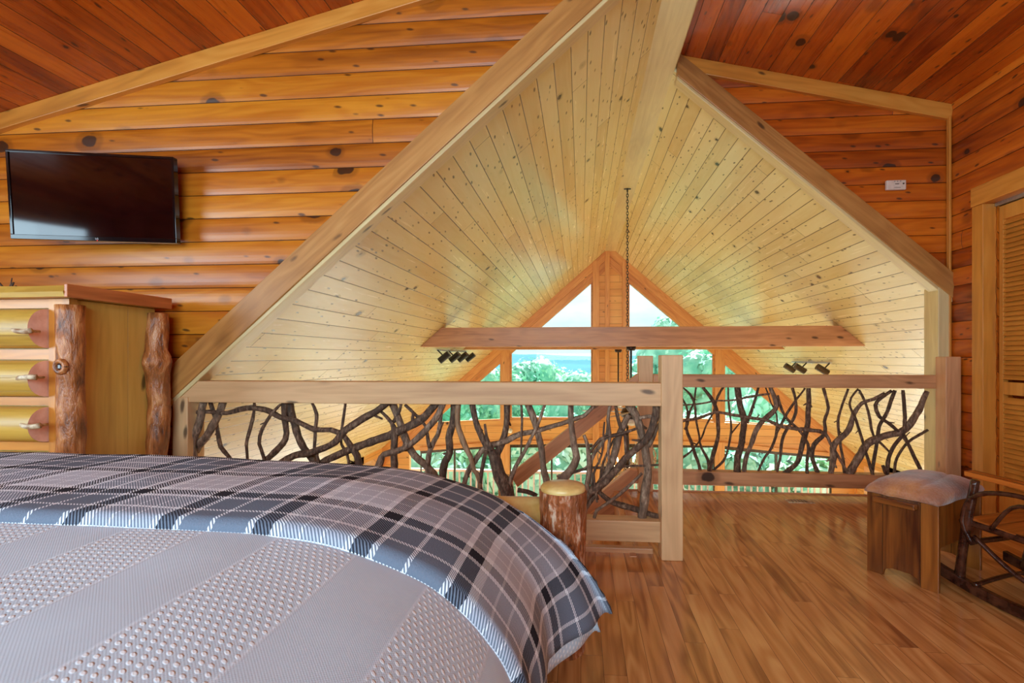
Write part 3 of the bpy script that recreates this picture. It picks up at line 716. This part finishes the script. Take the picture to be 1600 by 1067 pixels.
# positions of the plaid bands along the cloth
def s_at(xq):
    b = min((p for p in resample(PROF, 150) if p[1] > .3), key=lambda p: abs(p[0]-xq)); return b[2]-S_ALL
PLU = -(s_at(-.97)); PLV = -1.27+.49*.47
M['plaid'] = plaid()
sp = bed_cloth('bedspread', M['spread'], -1.2, 1.74, .30, 0.0, 0, S_ALL, flare=.75, wr=.5)
tag(sp, 'white quilted bedspread with raised dots in bands, covering the bed', 'bedspread')
bl = bed_cloth('throw_blanket', M['plaid'], 1.075, 1.74, .22, .026, .12, S_ALL-.05, roll=1, flare=1)
tag(bl, 'grey, navy and white plaid fleece blanket folded across the foot of the bed', 'blanket')
BD = empty('bed', (-1.35, .4, 0)); tag(BD, 'log bed with bark-covered foot posts under plaid blanket', 'bed')
mb = MB(); mb.box((-2.56, -1.2, .28), (-.35, 1.72, .55)); sub(mb, 'mattress', M['spread'], BD, bevel=.08)
for xs_ in (-.26, -2.56):
    mb = MB(); mb.box((xs_, -1.2, .10), (xs_+.06, 1.8, .26)); sub(mb, 'side_rail', M['redwood'], BD, axis=(0, 1, 0), bevel=.01)
def log(mb, a, b, r, seed, n=28, wob=.07):
    a, b = Vector(a), Vector(b); m = 14; mb.tube([a.lerp(b, i/m) for i in range(m+1)], [r*(1+.04*noise.noise(Vector((i*.7, seed, 0)))) for i in range(m+1)], n, True, wob, seed)
for i, (x, y) in enumerate(((-.075, 1.975), (-2.6, 1.975))):
    mb = MB(); log(mb, (x, y, 0), (x+.004, y, .622), .092, 3+i); po = sub(mb, 'foot_post', M['logbark'], BD, smooth=False)
    mb = MB(); mb.lathe([(.089, .615), (.089, .634), (.082, .643), (.04, .648), (.001, .649)], (x+.004, y, 0), 28); c = sub(mb, 'cut_top', M['cut'], BD, smooth=True)
mb = MB(); log(mb, (-.15, 2.02, .50), (-2.55, 2.02, .50), .075, 9); sub(mb, 'footboard_log', M['cut'], BD, smooth=True)
mb = MB(); log(mb, (-.15, 2.0, .22), (-2.55, 2.0, .22), .07, 11); sub(mb, 'footboard_log', M['logbark'], BD, smooth=True)

# ------------------------------------------------------------------ dresser
DR = empty('dresser', (-3.1, 2.6, 0)); tag(DR, 'rustic cedar log dresser with half-log drawers and antler pulls', 'dresser')
x0, x1, y0, y1 = -3.75, -2.50, 2.27, 2.80
mb = MB(); mb.box((x0+.05, y0+.02, .05), (x1-.04, y1-.02, 1.435)); sub(mb, 'carcass', M['carcass'], DR, axis=(0, 0, 1), bevel=.004)
mb = MB()
zz = [(1.39, 1.435), (1.135, 1.185), (.905, .947), (.68, .723), (.45, .49), (.08, .2)]
for a, b in zz: mb.box((x0+.1, y0-.005, a), (x1-.115, y0+.03, b))
sub(mb, 'drawer_dividers', M['closet'], DR)
mb = MB(); mb.box((x1-.13, y0-.012, .05), (x1-.02, y0+.03, 1.435)); sub(mb, 'front_stile', M['closet'], DR, axis=(0, 0, 1))
for (x, y, sd) in ((x1-.025, y0+.0, 1), (x1+.0, y1-.045, 2), (x0+.03, y0, 3)):
    P = [Vector((x+.012*noise.noise(Vector((sd, z*3, 0))), y+.01*noise.noise(Vector((z*3, sd, 5))), z)) for z in [i*.036 for i in range(41)] if z < 1.44]
    R_ = [.056+.012*noise.noise(Vector((sd*4, p.z*4.5, 1)))+(.022*math.exp(-((p.z-1.12)/.05)**2) if sd == 2 else 0) for p in P]
    mb = MB().tube(P, R_, 16, True, .12, sd)
    pq = sub(mb, 'corner_post', M['cedar'], DR, smooth=True)
    if sd == 1:
        kn = MB(); c0 = Vector((x-.0, y-.045, 1.10)); ring = []
        for i in range(13):
            q = i/12*2*math.pi; ring.append(c0+Vector((.026*math.cos(q)+.01, -.012, .028*math.sin(q))))
        kn.tube(ring, .013, 8, False); kq = sub(kn, 'knot_ring', M['cedar'], DR, smooth=True)
        kn = MB(); kn.box((c0.x-.006, c0.y-.02, c0.z-.018), (c0.x+.026, c0.y-.0, c0.z+.018)); sub(kn, 'knot_hollow', M['stick'], DR, bevel=.01)
def slab():
    mb = MB(); n = 26; xs = [x0-.08+(x1+.035-x0+.08)*i/(n-1) for i in range(n)]; vs = []
    for x in xs:
        w = .012*noise.noise(Vector((x*4, 0, 0))); f = y0-.075+.02*noise.noise(Vector((x*3, 3, 0)))
        for (yy, z) in ((f, 1.437), (f-.008, 1.46), (f+.012, 1.492+w*.3), (y1, 1.495), (y1, 1.437)): vs.append((x, yy, z))
    fs = [(i*5+k, (i+1)*5+k, (i+1)*5+(k+1) % 5, i*5+(k+1) % 5) for i in range(n-1) for k in range(5)]+[tuple(range(5)), tuple(reversed(range((n-1)*5, n*5)))]
    fs = [tuple(reversed(f)) for f in fs]
    mb.add(vs, fs); return mb
sub(slab(), 'top_slab', M['dresser'], DR)
mb = MB(); mb.box((x1+.034, y0-.085, 1.434), (x1+.052, y1, 1.498)); sub(mb, 'slab_end', M['slab'], DR, axis=(0, 1, 0), bevel=.003)
pulls = [(35, 517), (42, 590), (48, 665)]
for k, (za, zb) in enumerate(((1.19, 1.385), (.95, 1.13), (.727, .90), (.495, .675))):
    n = 14; mb = MB(); xa, xb = x0+.12, x1-.135; zc, hz = (za+zb)/2, (zb-za)/2; prof = [(y0-.004-.10*math.sin(math.pi*i/n)**.85, zc-hz*math.cos(math.pi*i/n)) for i in range(n+1)]
    m = 12; vs = []
    for i in range(m+1):
        x = xa+(xb-xa)*i/m
        for (yy, z) in prof: vs.append((x, yy+.004*noise.noise(Vector((x*3, z*5, k))), z))
    fs = [(i*(n+1)+j, (i+1)*(n+1)+j, (i+1)*(n+1)+j+1, i*(n+1)+j+1) for i in range(m) for j in range(n)]
    mb.add(vs, fs); dw = sub(mb, 'drawer', M['dresser'], DR, smooth=True)
    def subd(mb, name, mat, **kw):
        for i, p in enumerate(mb.v): mb.v[i] = p-DR.location
        return mb.build(name, mat, dw, **kw)
    mb = MB(); mb.add([(xb, yy, z) for yy, z in prof]+[(xb-.004, y0, za), (xb-.004, y0, zb)], [tuple(range(n+1))]); subd(mb, 'cut_end', M['cutpink'])
    if k < 3:
        c = atY(pulls[k][0], pulls[k][1], y0-.14); s = (1, -1, 1)[k]
        mb = MB(); P, R_ = smoothpts([c+Vector((-.05, .0, .006*s)), c+Vector((-.02, -.012, 0)), c+Vector((.02, -.01, -.004*s)), c+Vector((.048, .0, .002))], [.007, .011, .012, .014], .01)
        mb.tube(P, R_, 10, True, .15, k); mb.tube([c+Vector((-.02, -.01, 0)), c+Vector((-.02, .05, 0))], .006, 8); mb.tube([c+Vector((.03, -.01, 0)), c+Vector((.03, .05, 0))], .006, 8)
        subd(mb, 'antler_pull', M['antler'], smooth=True)
# twig ornament on the dresser
TW = MB(); base = atY(6, 447, 2.5); base.z = 1.497
for i, (dx, dz, r) in enumerate(((.06, .05, .007), (.075, .03, .008), (-.04, .06, .006), (.05, .075, .004), (-.08, .02, .007))):
    P, R_ = smoothpts([base+Vector((-.03, 0, .012)), base+Vector((dx*.4, .01, dz*.3+.014)), base+Vector((dx, .0, dz+.012))], [r, r, r*.6], .015); TW.tube(P, R_, 7, True, .15, i)
P, R_ = smoothpts([base+Vector((-.12, 0, .009)), base+Vector((-.03, 0, .013)), base+Vector((.05, 0, .010))], [.008, .009, .008], .02); TW.tube(P, R_, 7)
tag(TW.build('twig_ornament', M['bark'], smooth=True), 'small bundle of dark twigs on top of the log dresser', 'ornament')

# ------------------------------------------------------------------ television
tl, tr_ = Vector((-3.268, 2.60, 0)), Vector((-2.41, 2.79, 0)); wtv_ = (tr_-tl).length
c3 = (tl+tr_)/2; ztv = H+.5*((PY-242)+(PY-376.5))/F*2.93
TV = empty('television', (c3.x, c3.y, ztv)); d = (tr_-tl).normalized()
TV.rotation_euler = Matrix.Rotation(math.atan2(d.y, d.x), 3, 'Z').to_euler()
rt = Matrix.Rotation(math.atan2(d.y, d.x), 3, 'Z') @ Matrix.Rotation(math.radians(4), 3, 'X'); TV.rotation_euler = rt.to_euler()
tag(TV, 'flat black television tilted out from the log wall above the dresser', 'television')
w2, h2 = wtv_/2, .252
mb = MB(); b = .014
for q in (((-w2, -.02, -h2), (w2, .025, -h2+.026)), ((-w2, -.02, h2-b), (w2, .025, h2)), ((-w2, -.02, -h2+.026), (-w2+b, .025, h2-b)), ((w2-b, -.02, -h2+.026), (w2, .025, h2-b))): mb.box(*q)
mb.box((-w2+.01, 0, -h2+.01), (w2-.01, .03, h2-.01)); mb.build('bezel', M['tvframe'], TV, bevel=.002)
MB().box((-w2+b, -.014, -h2+.026), (w2-b, -.008, h2-b)).build('screen', M['tvscreen'], TV)
mb = MB(); mb.box((-.2, .03, -.12), (.2, .05, .12)); mb.box((-.03, .05, -.03), (.03, .16, .03)); mb.build('wall_mount', M['black'], TV)
fc = bpy.data.curves.new('logo', 'FONT'); fc.body = 'LG'; fc.size = .014; fc.extrude = .0004; fc.align_x = 'CENTER'; fc.materials.append(M['logo'])
fq = bpy.data.objects.new('logo_text', fc); COL.objects.link(fq); bpy.context.view_layer.update()
lm = bpy.data.meshes.new_from_object(fq.evaluated_get(bpy.context.evaluated_depsgraph_get())); bpy.data.objects.remove(fq)
fo = bpy.data.objects.new('logo', lm); COL.objects.link(fo); fo.parent = TV; fo.location = (.01, -.0205, -h2+.008); fo.rotation_euler = (math.pi/2, 0, 0)
mb = MB(); mb.tube([(.012, -.021, -h2+.003), (.012, -.0195, -h2+.003)], .0015, 8); mb.build('power_light', emis('red_led', (1, .02, .02), 3), TV)

# ------------------------------------------------------------------ alarm, vent plate
c = atY(1397.5, 290.5, YR-.02)
AL = empty('smoke_alarm', (c.x, YR-.02, c.z)); tag(AL, 'white rectangular alarm box on the red log wall under the right roof slope', 'alarm')
MB().box((-.076, -.03, -.04), (.076, 0, .04)).build('alarm_body', M['white'], AL, bevel=.008)
mb = MB()
for q in range(3): mb.box((-.02+q*.022, -.0315, .026), (-.01+q*.022, -.030, .030))
mb.box((-.012, -.0315, .004), (.018, -.030, .010)); mb.box((-.022, -.0315, -.024), (.03, -.03, -.021)); mb.build('printed_marks', M['ink'], AL)
mb = MB(); mb.tube([(.052, -.033, .008), (.052, -.029, .008)], .0065, 12); mb.build('test_button', M['ink'], AL)
c = atZ(1249, 783, .003)
V_ = empty('floor_vent', (c.x, c.y, 0)); tag(V_, 'small brass floor vent plate near the far twig railing', 'vent')
MB().box((-.10, -.045, 0), (.10, .045, .006)).build('plate', M['antler'], V_, bevel=.002)
mb = MB()
for q in range(5): mb.box((-.06+q*.025, -.03, .006), (-.052+q*.025, .03, .0075))
mb.build('slots', M['black'], V_)

# ------------------------------------------------------------------ ottoman
oa = Vector((1.537, 2.836, 0)); ob = Vector((1.726, 2.575, 0)); oc = Vector((2.15, 2.889, 0))
ex = (ob-oa).normalized(); ey = (oc-ob).normalized()
OT = empty('ottoman', (oa.x, oa.y, 0), math.atan2(ex.y, ex.x))   # local x along front panel, local y to the back
tag(OT, 'wooden box ottoman with a brown hide cushion in front of the rocking chair', 'ottoman')
wf, lf, ht = .322, .528, .43
def panel(y):
    mb = MB(); p = [(0, 0), (.075, 0), (.085, .035), (.12, .05), (.20, .05), (.235, .035), (.245, 0), (wf, 0), (wf, ht), (0, ht)]
    mb.prism(p, y, y+.022); return mb
panel(0).build('end_panel', M['rustic'], OT, axis=(0, 0, 1), bevel=.003, off=2); panel(lf-.022).build('end_panel', M['rustic'], OT, axis=(0, 0, 1), bevel=.003, off=2)
for x in (.03, wf-.05): MB().box((x, .022, .19), (x+.02, lf-.022, ht-.01)).build('side_board', M['rustic'], OT, axis=(0, 0, 1), bevel=.002, off=2)
MB().box((.04, .02, ht-.04), (wf-.04, lf-.02, ht-.01)).build('seat_board', M['rustic'], OT, axis=(0, 1, 0))
mb = MB(); mb.box((.045, -.04, ht-.045), (.235, 0, ht-.018)); mb.build('handle_ledge', M['rustic'], OT, bevel=.004, off=2)
mb = MB(); nu, nv = 22, 26; vs = []
for i in range(nu+1):
    for j in range(nv+1):
        a, b2 = 2*i/nu-1, 2*j/nv-1
        e = (max(0, 1-abs(a)**3.0)*max(0, 1-abs(b2)**3.4))**.5
        x = wf/2+a*(wf/2+.012*(e > 0)); y = lf/2+b2*(lf/2+.012)
        crease = -.014*math.exp(-((x-.215-.02*math.sin(y*9))/.012)**2)
        vs.append((x, y, ht-.005+.082*e+crease*e+.004*noise.noise(Vector((x*14, y*14, 0)))))
fs = [(i*(nv+1)+j, (i+1)*(nv+1)+j, (i+1)*(nv+1)+j+1, i*(nv+1)+j+1) for i in range(nu) for j in range(nv)]
mb.add(vs, fs); cu = mb.build('cushion', M['hide'], OT, smooth=True); md = cu.modifiers.new('s', 'SOLIDIFY'); md.thickness = .01; md.offset = 1
P, R_ = smoothpts([(.215, .012, ht+.026), (.222, .14, ht+.064), (.205, .30, ht+.068), (.225, .42, ht+.058), (.215, lf-.012, ht+.026)], [.003]*5, .02)
MB().tube(P, R_, 6).build('cushion_seam', M['stick'], OT, smooth=True)

# ------------------------------------------------------------------ rocking chair
RC = empty('rocking_chair', (2.165, 2.44, 0), math.radians(22)); tag(RC, 'dark bentwood twig rocking chair at the right edge beside the louvered closet', 'rocking chair')
def rt_(name, pts, rads, mat='stick', n=10, step=.03, wob=.08, flat=None):
    P, R_ = smoothpts(pts, rads if hasattr(rads, '__len__') else [rads]*len(pts), step)
    return MB().tube(P, R_, n, True, wob, len(pts)).build(name, M[mat], RC, smooth=True)
for s in (-1, 1):
    x = .25*s; pts = []
    for i in range(25):
        y = -.55+i*(.92/24); pts.append((x, y, .02+.34*(y+.06)**2))
    mb = MB(); vs = []
    for (a, y, z) in pts:
        for (dx, dz) in ((-.018, 0), (.018, 0), (.018, .05), (-.018, .05)): vs.append((a+dx, y, z+dz-.02))
    fs = [(i*4+k, i*4+(k+1) % 4, (i+1)*4+(k+1) % 4, (i+1)*4+k) for i in range(24) for k in range(4)]+[(3, 2, 1, 0), (96, 97, 98, 99)]
    mb.add(vs, fs).build('rocker', M['stick'], RC, axis=(0, 1, 0), bevel=.005)
    rt_('front_leg', [(x*.96, .275, .06), (x*1.02, .25, .22), (x*1.08, .215, .40), (x*1.12, .18, .57)], [.022, .02, .02, .017])
    rt_('back_leg', [(x, -.25, .03), (x*.98, -.27, .4), (x*.96, -.36, .8), (x*.9, -.45, 1.1)], [.022, .02, .018, .015])
    mb = MB(); R0 = Matrix.Translation((x*1.14, 0, .59)) @ Matrix.Rotation(math.radians(3), 4, 'X'); mb.box((-.035, -.36, -.012), (.035, .205, .012), R0); mb.build('arm_rest', M['arm'], RC, axis=(0, 1, 0), bevel=.005)
    rt_('side_hoop', [(x*1.06, .20, .26), (x*1.12, .235, .36), (x*1.14, .19, .49), (x*1.16, .05, .54), (x*1.16, -.12, .52), (x*1.12, -.28, .42)], .011)
    rt_('side_hoop', [(x*1.1, .12, .36), (x*1.13, .04, .48), (x*1.14, -.05, .50), (x*1.13, -.14, .46), (x*1.1, -.18, .36)], .009)
    rt_('side_rung', [(x*1.04, .20, .30), (x*1.04, 0, .17), (x*1.04, -.25, .15)], .011)
    rt_('seat_rail', [(x*1.02, .24, .36), (x*1.0, 0, .345), (x, -.27, .32)], .017)
rt_('stretcher', [(-.27, .19, .075), (0, .2, .085), (.27, .2, .07)], .011); rt_('stretcher', [(-.26, .21, .27), (0, .22, .26), (.26, .21, .27)], .014)
rt_('stretcher', [(-.25, -.25, .2), (.25, -.25, .2)], .012); rt_('front_rail', [(-.27, .24, .36), (.27, .24, .36)], .017)
for k in range(5):
    mb = MB(); R0 = Matrix.Translation((0, .18-.1*k, .372-.012*k)) @ Matrix.Rotation(math.radians(6), 4, 'X'); mb.box((-.26, -.045, -.008), (.26, .045, .008), R0); mb.build('seat_slat', M['arm'], RC, bevel=.003)
for k in range(5):
    x = -.18+.09*k; rt_('back_slat', [(x, -.28, .36), (x, -.36, .75), (x*.9, -.44, 1.06)], .014, 'arm')
rt_('crest_rail', [(-.23, -.44, 1.06), (0, -.47, 1.12), (.23, -.44, 1.06)], .02)

# ------------------------------------------------------------------ great room fixtures
# chain and antler chandelier
CH = empty('antler_chandelier', (RX, 7.3, -.35)); tag(CH, 'antler chandelier with glowing bulbs hanging on a long chain', 'chandelier')
mb = MB(); z = zb_-.06; k = 0
while z > .12:
    ring = []
    for i in range(11):
        q = i/10*2*math.pi; a, b2 = .014*math.cos(q), .027*math.sin(q)
        ring.append(Vector((RX+(a if k % 2 else 0), 7.3+(0 if k % 2 else a), z+b2)))
    mb.tube(ring, .0055, 5, False); z -= .043; k += 1
sub(mb, 'chain', M['black'], CH, smooth=True)
mb = MB(); mb.tube([(RX, 7.3, zb_), (RX, 7.3, zb_-.05)], .012, 8); mb.tube([(RX-.05, 7.3, zb_-.01), (RX+.05, 7.3, zb_-.01)], .008, 6); sub(mb, 'ceiling_hook', M['black'], CH)
mb = MB(); mb.lathe([(.02, -.55), (.05, -.5), (.035, -.3), (.025, -.05), (.012, .14)], (RX, 7.3, 0), 12); sub(mb, 'stem', M['bronze'], CH, smooth=True)
for k in range(7):
    q = k/7*2*math.pi+.25; cq, sq = math.cos(q), math.sin(q); P0 = Vector((RX, 7.3, 0)); R2_ = Vector((cq, sq, 0))
    pts = [P0+R2_*.03+Vector((0, 0, -.5)), P0+R2_*.2+Vector((0, 0, -.58)), P0+R2_*.37+Vector((0, 0, -.48)), P0+R2_*.43+Vector((0, 0, -.28)), P0+R2_*.34+Vector((0, 0, -.1))]
    P, R_ = smoothpts(pts, [.02, .018, .016, .012, .004], .03); mb = MB(); mb.tube(P, R_, 8, True, .1, k)
    T_ = Vector((-sq, cq, 0))
    for (i0, sgn, dz) in ((4, 1, .16), (8, -1, .18), (11, 1, .15), (14, -1, .1)):
        if i0 < len(P): mb.tube([P[i0], P[i0]+T_*sgn*.07+Vector((0, 0, dz*.5)), P[i0]+T_*sgn*.09+Vector((0, 0, dz))], [.012, .009, .003], 6)
    sub(mb, 'antler', M['antler'], CH, smooth=True)
    cc = P0+R2_*.27+Vector((0, 0, -.5)); mb = MB(); mb.lathe([(.018, -.04), (.012, 0), (.012, .08)], cc, 8); cs = sub(mb, 'candle', M['antler'], CH)
    mb = MB(); mb.lathe([(.004, .08), (.013, .1), (.010, .125), (.001, .15)], cc, 8)
    for i, p in enumerate(mb.v): mb.v[i] = p-CH.location
    mb.build('bulb', M['bulb'], CH, smooth=True)
# ceiling fans
def fan(x, y, label):
    zt = 1.28; Fn = empty('ceiling_fan', (x, y, .45)); tag(Fn, label, 'ceiling fan', 'ceiling fans under the tie beams')
    mb = MB(); mb.lathe([(.045, zt-.05), (.06, zt-.03), (.062, zt)], (x, y, 0), 18); sub(mb, 'canopy', M['bronze'], Fn, smooth=True)
    mb = MB(); mb.tube([(x, y, zt-.04), (x, y, .5)], .013, 10); sub(mb, 'down_rod', M['bronze'], Fn, smooth=True)
    mb = MB(); mb.lathe([(.06, .36), (.12, .385), (.13, .44), (.11, .49), (.03, .52)], (x, y, 0), 24); sub(mb, 'motor', M['bronze'], Fn, smooth=True)
    mb = MB(); mb.lathe([(.01, .27), (.07, .285), (.10, .32), (.105, .365)], (x, y, 0), 22); sub(mb, 'light_bowl', M['globe'], Fn, smooth=True)
    for k in range(5):
        R0 = Matrix.Translation((x, y, .45)) @ Matrix.Rotation(k*2*math.pi/5+.5, 4, 'Z') @ Matrix.Rotation(math.radians(10), 4, 'X')
        mb = MB(); mb.box((.12, -.065, -.004), (.62, .065, .004), R0); sub(mb, 'blade', M['blade'], Fn, bevel=.003)
q = atY(986, 600, 6.45); fan(q.x, 6.45, 'ceiling fan on the thick rod under the nearer tie beam')
q = atY(966, 600, 8.83); fan(q.x, 8.83, 'ceiling fan on the thin rod left of the other fan, behind the top rail')
# track lights on the sloping ceiling
def track(s, u0, v0, u1, v1, heads, label, leng, bar):
    ends = []
    for (u, v) in ((u0, v0), (u1, v1)):
        x, y, z = ray(u, v)   # meet the slope z = RZ-RS*|X-RX|
        t = (RZ-H+(-RS*RX if s < 0 else RS*RX))/(z+(-RS*x if s < 0 else RS*x)); ends.append(Vector((x*t, y*t, H+z*t)))
    xm = (ends[0].x+ends[1].x)/2
    a = Vector((xm, ends[0].y, zroof(xm))); b = Vector((xm, ends[1].y, zroof(xm)))
    n = Vector((-s*RS, 0, -1)).normalized(); a += n*.03; b += n*.03
    T = empty('track_light', (a+b)/2); tag(T, label, 'track light')
    mb = MB(); mb.tube([a, b], .016, 8); mb.tube([(a+b)/2-n*.03, (a+b)/2+n*.0], .04, 12); sub(mb, 'track_bar', M[bar], T)
    for f in heads:
        p = a.lerp(b, f); j = p+n*.05+Vector((0, 0, -.06)); dr = Vector((s*.55, -.15, -.62)).normalized() if s > 0 else Vector((-.5*1, -.1, -.7)).normalized()
        j = p+Vector((-.10*s, -.02, -.10)) if s > 0 else p+Vector((.10, 0, -.10))
        mb = MB(); mb.tube([p, j], .011, 8); sub(mb, 'swivel_arm', M['black'], T)
        if s > 0: c0, c1 = j+Vector((-.09, 0, .045)), j+Vector((.06, 0, -.05))
        else: c0, c1 = j+Vector((.07, 0, .05)), j+Vector((-.07, 0, -.06))
        mb = MB(); mb.tube([c0, c1], .048, 16); sub(mb, 'spot_can', M['spot'] if s > 0 else M['black'], T)
track(-1, 680, 546, 728, 546, (.0, .33, .62, .95), 'black track light with four spots on the left ceiling slope under the tie beam end', 1.4, 'silver')
track(1, 1238, 562, 1303, 566, (.12, .42, .97), 'silver track light with three bronze spots on the right ceiling slope', 1.3, 'silver')
# globe sconce on the log band
c = atY(797, 673, YG-.12); SC = empty('wall_sconce', c); tag(SC, 'small white globe light on the orange log band between the windows', 'wall light')
MB().lathe([(.002, -.06), (.045, -.045), (.062, 0), (.045, .045), (.02, .062)], (0, 0, 0), 16).build('globe', M['globe'], SC, smooth=True)
MB().tube([(0, .02, 0), (0, .1, 0)], .04, 12).build('back_plate', M['bronze'], SC)
# wall shelf at the left side of the great room
c = atY(608, 690, 10.9); SH = empty('wall_shelf', (RX-EV+.02, 10.0, -2.0)); tag(SH, 'dark narrow open shelf on the left great room wall', 'shelf')
for k in range(5): MB().box((.0, -.2, -.7+.27*k), (.22, .2, -.67+.27*k)).build('shelf_board', M['stick'], SH)
for y in (-.2, .18): MB().box((.0, y, -.75), (.22, y+.02, .5)).build('shelf_side', M['stick'], SH)

# ------------------------------------------------------------------ outside
struct(MB().box((-7, YG+.1, -3.0), (8, 14.0, -2.88)).build('floor_deck', M['deck'], off=False))
DK = empty('deck_railing', (0, 13.6, -2.88)); tag(DK, 'pale outdoor deck railing with upright balusters beyond the glass doors', 'railing')
mb = MB(); mb.box((-7, 13.55, -2.02), (8, 13.68, -1.96)); mb.box((-7, 13.59, -2.75), (8, 13.64, -2.70)); sub(mb, 'rail', M['deck'], DK)
mb = MB(); x = -6.9
while x < 8: mb.box((x, 13.6, -2.88), (x+.04, 13.64, -2.0)); x += .16
bo = sub(mb, 'balusters', M['deck'], DK, axis=(0, 0, 1)); bo['kind'] = 'stuff'
# ground falling away, forested hills
def terrain(name, x0, x1, y0, y1, n, m, zf, mat):
    mb = MB()
    for j in range(m+1):
        for i in range(n+1):
            x = x0+(x1-x0)*i/n; y = y0+(y1-y0)*j/m; mb.v.append(Vector((x, y, zf(x, y))))
    mb.f = [(j*(n+1)+i, j*(n+1)+i+1, (j+1)*(n+1)+i+1, (j+1)*(n+1)+i) for j in range(m) for i in range(n)]
    return mb.build(name, mat, smooth=True)
struct(terrain('ground_slope', -60, 60, 11, 130, 30, 30, lambda x, y: -5-.09*(y-11)+1.5*noise.noise(Vector((x*.05, y*.05, 0))), M['ground']))
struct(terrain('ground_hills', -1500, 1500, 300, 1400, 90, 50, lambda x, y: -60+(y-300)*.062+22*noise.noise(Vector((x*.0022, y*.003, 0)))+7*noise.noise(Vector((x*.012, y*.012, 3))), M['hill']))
def tree(x, y, ztop, r, hgt, mi, label, seed, n=2200, ls=.19):
    rnd = random.Random(seed); zb = ztop-hgt
    T = empty('tree', (x, y, zb)); tag(T, label, 'tree', 'trees beyond the deck')
    blobs = [(Vector((0, 0, hgt*.55)), r)]
    for _ in range(9):
        q = rnd.uniform(0, 6.28); a = rnd.uniform(.3, .75)*r
        blobs.append((Vector((math.cos(q)*a, math.sin(q)*a, hgt*rnd.uniform(.35, .86))), r*rnd.uniform(.35, .6)))
    blobs.append((Vector((0, 0, hgt-r*.42)), r*.42))
    mb = MB()
    for _ in range(n):
        c, rr = rnd.choice(blobs); d = Vector((rnd.gauss(0, 1), rnd.gauss(0, 1), rnd.gauss(0, 1)*.9+.15)).normalized()
        p = c+d*rr*rnd.uniform(.72, 1.05); a = Vector((rnd.gauss(0, 1), rnd.gauss(0, 1), rnd.gauss(0, 1))).normalized(); b = d.cross(a).normalized(); a = (a*.5+b.cross(d)).normalized()
        s = ls*rnd.uniform(.6, 1.3); mb.add([p-a*s, p-b*s*.6, p+a*s, p+b*s*.6], [(0, 1, 2, 3)])
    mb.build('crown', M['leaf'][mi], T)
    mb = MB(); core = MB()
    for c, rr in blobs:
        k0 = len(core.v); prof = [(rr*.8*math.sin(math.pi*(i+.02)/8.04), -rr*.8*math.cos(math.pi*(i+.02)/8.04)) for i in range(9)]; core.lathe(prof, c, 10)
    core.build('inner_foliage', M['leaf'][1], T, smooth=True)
    mb.tube([(0, 0, -3), (0, 0, hgt*.6)], [r*.09, r*.05], 8); mb.build('trunk', M['bark'], T)
trees = [  # u at crown centre, v of top, distance, radius, material
 (1046, 492, 30, 2.6, 2), (600, 600, 21, 2.2, 0), (690, 588, 26, 2.2, 1), (760, 572, 34, 2.6, 0), (806, 566, 40, 2.6, 1), (848, 556, 46, 3.2, 0), (900, 577, 38, 3.0, 2),
 (880, 578, 60, 4, 1), (960, 575, 34, 2.8, 0), (1005, 556, 28, 2.4, 1), (1100, 540, 26, 2.4, 0), (1150, 556, 24, 2.4, 1), (1200, 580, 21, 2.2, 2), (1260, 600, 20, 2.2, 0),
 (650, 650, 18.5, 1.8, 2), (730, 655, 18, 1.9, 0), (800, 650, 19, 2, 1), (870, 655, 18, 2, 2), (940, 650, 19, 2, 0), (1010, 648, 18.5, 2, 1), (1080, 640, 18, 2, 2), (1150, 650, 18.5, 2, 0), (1220, 655, 18, 1.9, 1), (1290, 660, 18, 1.9, 2),
 (700, 700, 16.6, 1.5, 1), (840, 705, 16.6, 1.5, 0), (990, 700, 16.6, 1.5, 2), (1130, 700, 16.6, 1.5, 1), (1260, 700, 16.6, 1.5, 0), (560, 660, 18, 2, 1)]
kn_ = ['bright green leafy tree', 'deep green dense tree', 'pale green airy tree']
row_ = lambda t: 0 if t[2] > 23 else (1 if t[2] > 17 else 2)
ords = ['leftmost', 'second from the left', 'third from the left', 'fourth from the left', 'fifth from the left', 'sixth from the left', 'seventh from the left', 'eighth from the left', 'ninth from the left', 'tenth from the left', 'eleventh from the left', 'twelfth from the left', 'thirteenth from the left', 'fourteenth from the left', 'rightmost']
rn_ = ['in the far row of crowns', 'in the middle row of crowns', 'just behind the deck rail']
for i, tr in enumerate(trees):
    u, v, y, r, mi = tr
    same = sorted([t for t in trees if row_(t) == row_(tr)], key=lambda t: t[0]); k = same.index(tr)
    p = atY(u, v, y)
    lab = 'tallest pale green tree, its top against the sky right of the centre column' if v < 500 else f'{kn_[mi]}, {ords[k]} {rn_[row_(tr)]}'
    tree(p.x, y, p.z, r, r*2.6, mi, lab, 40+i)
